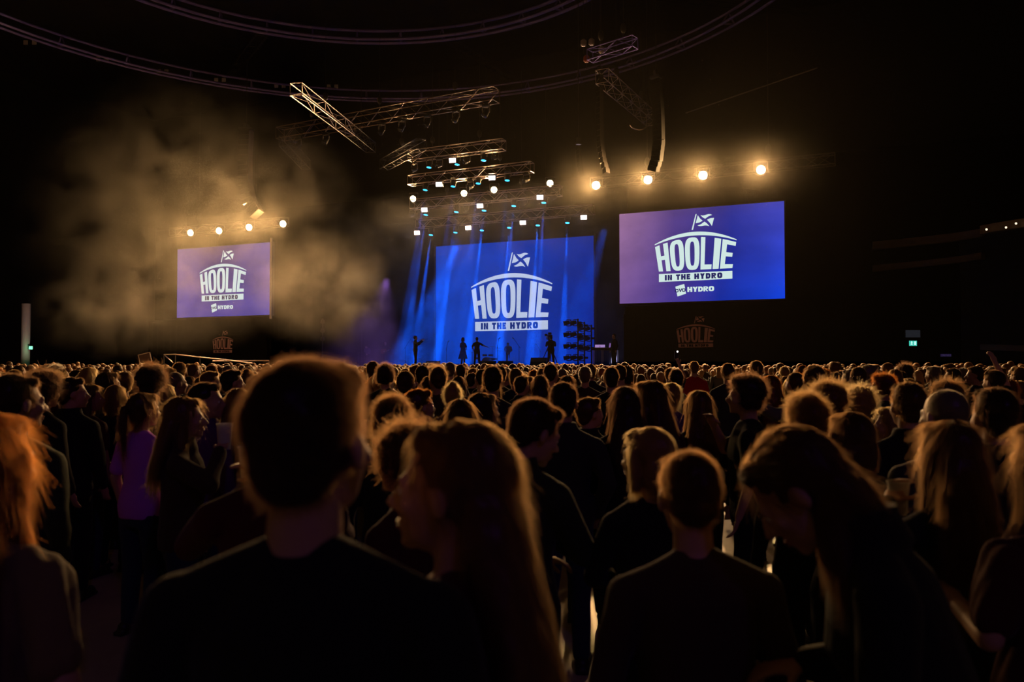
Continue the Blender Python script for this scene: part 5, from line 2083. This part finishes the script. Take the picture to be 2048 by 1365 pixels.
# tripod camera
t = thing('tripod_camera', 'broadcast camera on a tripod in front of its operator', 'camera', rel(opr, (0, .62, 0)), opr.rotation_euler.z)
g = Geo(); g.box((0, .05, 1.66), (.24, .62, .26)); g.box((-.02, -.18, 1.86), (.18, .22, .12)); g.box((-.22, -.10, 1.78), (.14, .22, .12)); obj('camera_body', g, M_BLACK, t)
g = Geo(); g.tube((0, .36, 1.66), (0, .72, 1.66), .11, .13, seg=14); obj('lens', g, M_PLASTIC, t)
g = Geo(); g.tube((0, 0, 1.40), (0, 0, 1.54), .09, .09); g.tube((0, 0, 1.0), (0, 0, 1.42), .05, .06); obj('head', g, M_BLACK, t)
for a in (30, 150, 270):
    g = Geo(); e = (.62 * math.cos(math.radians(a)), .62 * math.sin(math.radians(a)), .02)
    g.tube((0, 0, 1.30), e, .030, .022, seg=8); obj('leg', g, M_BLACK, t)
g = Geo(); g.tube((.10, -.05, 1.45), (.22, -.62, 1.28), .012, seg=6); obj('pan_handle', g, M_BLACK, t)

# side lamp towers with four heads each
TW = [(1156, 42.6, 642, 0), (1169, 43.4, 648, 1), (1183, 44.6, 654, 2)]
for k, (px, Y, ty, _) in enumerate(TW):
    nm = ['front', 'middle', 'rear'][k]
    b = onstage(px, Y)
    top = on_plane(px, ty - 4, Y).z - STAGE_Z
    t = thing('lamp_tower', '%s of three black lamp poles at the right of the stage' % nm, 'lamp tower', b, math.radians(8))
    g = Geo(); g.tube((0, 0, .05), (0, 0, top), .045, seg=10); obj('pole', g, M_STEEL, t)
    g = Geo(); g.loft([(0, 0, 0, .45, .38), (0, 0, .05, .45, .38), (0, 0, .06, .10, .10)], None, 4); obj('base', g, M_BLACK, t)
    for j in range(4 if k < 2 else 3):
        zz = top - .22 - j * (top - .55) / 3.3
        for s in ((-1, 1) if k != 1 else (1,)):
            pos = b + Vector((-.30 * (1 if s < 0 else .05) - (.12 if s < 0 else 0), -.02, zz))
            tt = thing('moving_light', 'unlit side lamp on the %s pole, %s from the top, %s side' % (nm, ords[j], 'left' if s < 0 else 'pole'), 'stage light', pos, math.radians(8), 'unlit side lamps on the three poles')
            g = Geo(); g.box((.10, 0, 0), (.22, .22, .12)); obj('base', g, M_BLACK, tt)
            o = obj('yoke', MV[1], M_BLACK, tt); o.rotation_euler = (0, math.radians(90), 0); o.scale = (.8, .8, .8); o.location = (.10, 0, 0)
            h = obj('head', MV[2], M_BLACK, tt); h.location = (-.22, 0, 0); h.rotation_euler = (0, math.radians(78), math.radians(10)); h.scale = (.8, .8, .8)
            obj('lens', MV[3], M_LENS_OFF, h)


def mic_stand(px, Y, topy, label, boom=.5, side=1):
    b = onstage(px, Y)
    h = on_plane(px, topy, Y).z - STAGE_Z
    t = thing('microphone_stand', label, 'microphone stand', b)
    g = Geo(); g.loft([(0, 0, 0, .14, .14), (0, 0, .02, .14, .14), (0, 0, .03, .03, .03)], None, 14); obj('base', g, M_BLACK, t)
    g = Geo(); g.tube((0, 0, .02), (0, 0, h * .72), .014, seg=6); obj('pole', g, M_BLACK, t)
    g = Geo(); g.tube((-.15 * side * boom, 0, h * .66), (.55 * side * boom, 0, h), .012, seg=6); obj('boom', g, M_BLACK, t)
    g = Geo(); g.cap((.55 * side * boom, 0, h), (.55 * side * boom + .08 * side, 0, h + .05), .022, .03, seg=8); obj('microphone', g, M_STEEL, t)


mic_stand(811, 42.4, 680, 'boom microphone stand left of the fiddle player', .6, 1)
mic_stand(995, 43.0, 678, 'straight tall microphone stand right of the reaching performer', .15, 1)
mic_stand(1038, 43.0, 678, 'boom microphone stand right of the hunched musician', .6, -1)
mic_stand(893, 46.0, 684, 'thin stand between the fiddle player and the coated performer', .2, 1)
mic_stand(1080, 46.5, 690, 'low microphone stand left of the camera operator', .4, -1)

# monitors and boxes on stage
for px, Y, w, lab in ((1078, 41.4, .95, 'black wedge monitor left of the camera operator'), (865, 41.6, .8, 'low black wedge monitor right of the fiddle player'), (975, 41.2, .9, 'low black wedge monitor below the reaching performer'),
                      (1010, 41.4, .8, 'low black wedge monitor below the hunched musician')):
    t = thing('stage_monitor', lab, 'speaker', onstage(px, Y))
    hh = .52 if px == 1078 else .34
    g = Geo()
    sec = [(-.25, 0), (.25, 0), (.25, hh), (-.05, hh)]
    g.rings([[(x, y, z) for y, z in sec] for x in (-w / 2, w / 2)])
    obj('cabinet', g, M_BLACK, t)
    g = Geo(); g.box((0, .262, hh / 2), (w * .9, .02, hh * .8)); obj('grille', g, M_GRILLE, t)

# drum kit behind the two centre figures
b = onstage(975, 47.2)
t = thing('drum_kit', 'drum kit in blue haze behind the reaching performer', 'drum kit', b)
g = Geo(); g.tube((0, -.25, .30), (0, .25, .30), .30, seg=24); obj('bass_drum', g, M_STEEL, t)
M_SKINW = mat('drum_head', (.6, .6, .62), .5)
for x, y, z_, r in ((-.22, .05, .78, .16), (.22, .05, .78, .16), (-.62, -.35, .58, .18), (.65, -.35, .52, .21)):
    g = Geo(); g.tube((x, y, z_ - .12), (x, y, z_), r, seg=18); d = obj('drum', g, M_STEEL, t)
    g = Geo(); g.tube((x, y, z_), (x, y, z_ + .006), r * .97, seg=18); obj('drum_skin', g, M_SKINW, d)
M_BRASS = mat('cymbal_brass', (.75, .55, .25), .25, 1.0)
for x, y, z_, r in ((-.75, .1, 1.15, .24), (.75, .1, 1.20, .26), (-.95, -.3, .92, .18), (.2, .3, 1.30, .25), (1.0, -.2, 1.0, .22)):
    g = Geo(); g.ell((x, y, z_), (r, r, .012), Matrix.Identity(4), 20, 5); d = obj('cymbal', g, M_BRASS, t)
    g = Geo(); g.tube((x, y, 0), (x, y, z_), .012, seg=6); obj('cymbal_stand', g, M_STEEL, d)
b = onstage(1595, 50.0)
t = thing('percussion_rack', 'dim percussion with small glints on the dark platform at the right', 'percussion', b)
for x, y, z_, r in ((-.2, 0, 1.25, .13), (.15, .1, 1.32, .12), (.4, 0, 1.1, .15), (-.6, 0, 1.0, .14)):
    g = Geo(); g.tube((x, y, z_ - .2), (x, y, z_), r, seg=16); d = obj('drum', g, M_ALU, t)
    g = Geo(); g.tube((x, y, 0), (x, y, z_ - .15), .015, seg=6); obj('stand', g, M_ALU, d)
g = Geo(); g.ell((.1, .1, 1.9), (.22, .22, .012), None, 18, 5); d = obj('cymbal', g, M_BRASS, t)
g = Geo(); g.tube((.1, .1, 0), (.1, .1, 1.9), .014, seg=6); obj('stand', g, M_ALU, d)
b = onstage(728, 47.6)
t = thing('percussion_rack', 'dim violet lit cymbals beside the left musician', 'percussion', b)
for x, y, z_, r in ((-.45, 0, .95, .22), (.5, .1, 1.0, .18), (-.2, 0, 2.6, .12)):
    g = Geo(); g.ell((x, y, z_), (r, r, .014), Matrix.Identity(4), 18, 5); d = obj('cymbal', g, M_BRASS, t)
    g = Geo(); g.tube((x, y, 0), (x, y, z_), .014, seg=6); obj('stand', g, M_STEEL, d)
b = onstage(645, 46.4)
t = thing('lamp_pole', 'dim vertical pole with three small lamps above the tall near man', 'lamp tower', b)
g = Geo(); g.tube((0, 0, 0), (0, 0, 3.4), .04, seg=8); obj('pole', g, M_ALUD, t)
for z_ in (1.9, 2.5, 3.15):
    g = Geo(); g.loft([(0, 0, z_ - .10, .12, .12), (0, 0, z_, .16, .16), (0, 0, z_ + .18, .10, .10)], None, 12); obj('lamp_head', g, M_ALUD, t)

# keyboard desk at the right of the stage
b = onstage(1212, 42.2)
t = thing('keyboard_desk', 'keyboard desk with violet lit laptop stand at the right of the stage', 'desk', b, math.radians(8))
g = Geo(); g.box((0, 0, .95), (1.5, .55, .06)); obj('desk_top', g, M_BLACK, t)
g = Geo(); g.box((-.1, -.02, 1.02), (1.1, .32, .08)); k_ = obj('keyboard', g, M_PLASTIC, t)
g = Geo()
for i in range(22):
    g.box((-.60 + i * .046, -.08, 1.065), (.040, .14, .012))
kk = obj('keys', g, M_WHITE, k_); kk['kind'] = 'stuff'
for x in (-.68, -.2, .35, .45, .62):
    g = Geo(); g.tube((x, -.2, 0), (x, -.2, .94), .025, seg=8); obj('leg', g, M_ALU, t)
    g = Geo(); g.tube((x, .2, 0), (x, .2, .94), .025, seg=8); obj('leg', g, M_ALU, t)
spot('desk_light', b + Vector((.4, -.6, .15)), b + Vector((.5, .0, .6)), 60, (.45, .5, 1), 60, .5, .05)
t = thing('laptop', 'open laptop glowing violet on the keyboard desk', 'laptop', b + Vector((.22, .05, .985)), math.radians(-20))
g = Geo(); g.box((0, 0, .012), (.42, .28, .02)); obj('base', g, M_ALU, t)
M_ = Matrix.Translation((0, .14, .02)) @ Matrix.Rotation(math.radians(-15), 4, 'X')
g = Geo(); g.box((0, .008, .17), (.44, .012, .32), M_); l_ = obj('lid', g, M_ALU, t)
g = Geo(); g.box((0, -.002, .17), (.41, .006, .28), M_); obj('display', g, emis('laptop_violet', (.20, .10, .34), 1.0), l_)
t = thing('music_sheet_stand', 'slanted violet glowing music sheet left of the laptop', 'music stand', b + Vector((-.35, -.02, .985)), math.radians(15))
g = Geo(); g.box((0, .05, .20), (.55, .015, .26), Matrix.Rotation(math.radians(-35), 4, 'X')); obj('sheet', g, emis('sheet_glow', (.42, .26, .62), .8), t)  # paper given its own glow in place of violet light falling on it
g = Geo(); g.tube((0, .1, 0), (0, .14, .18), .012, seg=6); obj('stem', g, M_BLACK, t)

# ramp rail and framed monitor at the left, in front of the stage
t = thing('ramp_rail', 'long sloping metal handrail of a ramp below the left screen', 'railing', (0, 0, 0))
z_ = 48.3
pts = [at(328, 709.5, z_), at(351, 709, z_ - .3), at(400, 715, z_ - .8), at(450, 720, z_ - 1.3), at(505, 727, z_ - 1.8)]
t.location = (pts[0].x, pts[0].y, 0)
o0 = Vector((pts[0].x, pts[0].y, 0))
for p, q in zip(pts[:-1], pts[1:]):
    g = Geo(); g.tube(p - o0, q - o0, .03, seg=8); obj('rail', g, M_ALU, t)
for p in pts:
    g = Geo(); g.tube(p - o0, Vector((p.x, p.y, .0)) - o0, .025, seg=8); obj('post', g, M_ALUD, t)
g = Geo(); g.tube(at(425, 722.5, z_ - .6) - o0, at(538, 721.5, z_ + .4) - o0, .03, seg=8); obj('rail', g, M_ALU, t)
g = Geo(); g.tube(at(328, 709.5, z_) - o0, at(346, 726, z_ - .4) - o0, .03, seg=8); obj('brace', g, M_ALU, t)
g = Geo(); p = at(538, 721.5, z_ + .4); g.tube(p - o0, Vector((p.x, p.y, 0)) - o0, .025, seg=8); obj('post', g, M_ALUD, t)
q = at(290, 717, 48.0)
t = thing('framed_monitor', 'small slanted monitor with a pale frame left of the ramp rail', 'monitor', (q.x, q.y, 0), PHI)
sk_ = Matrix.Translation((0, 0, q.z)) @ Matrix.Rotation(math.radians(-14), 4, 'Y')
for bx in (((0, 0, .28), (.74, .05, .045)), ((0, 0, -.28), (.74, .05, .045)), ((-.35, 0, 0), (.045, .05, .56)), ((.35, 0, 0), (.045, .05, .56))):
    g = Geo(); g.box(bx[0], bx[1], sk_); obj('frame', g, M_ALU, t)
g = Geo(); g.box((0, .02, 0), (.66, .03, .52), sk_); obj('panel', g, mat('dim_panel', (.05, .03, .03), .2), t)
g = Geo(); g.tube((0, .05, 0), (0, .05, q.z), .03, seg=8); obj('stand', g, M_BLACK, t)
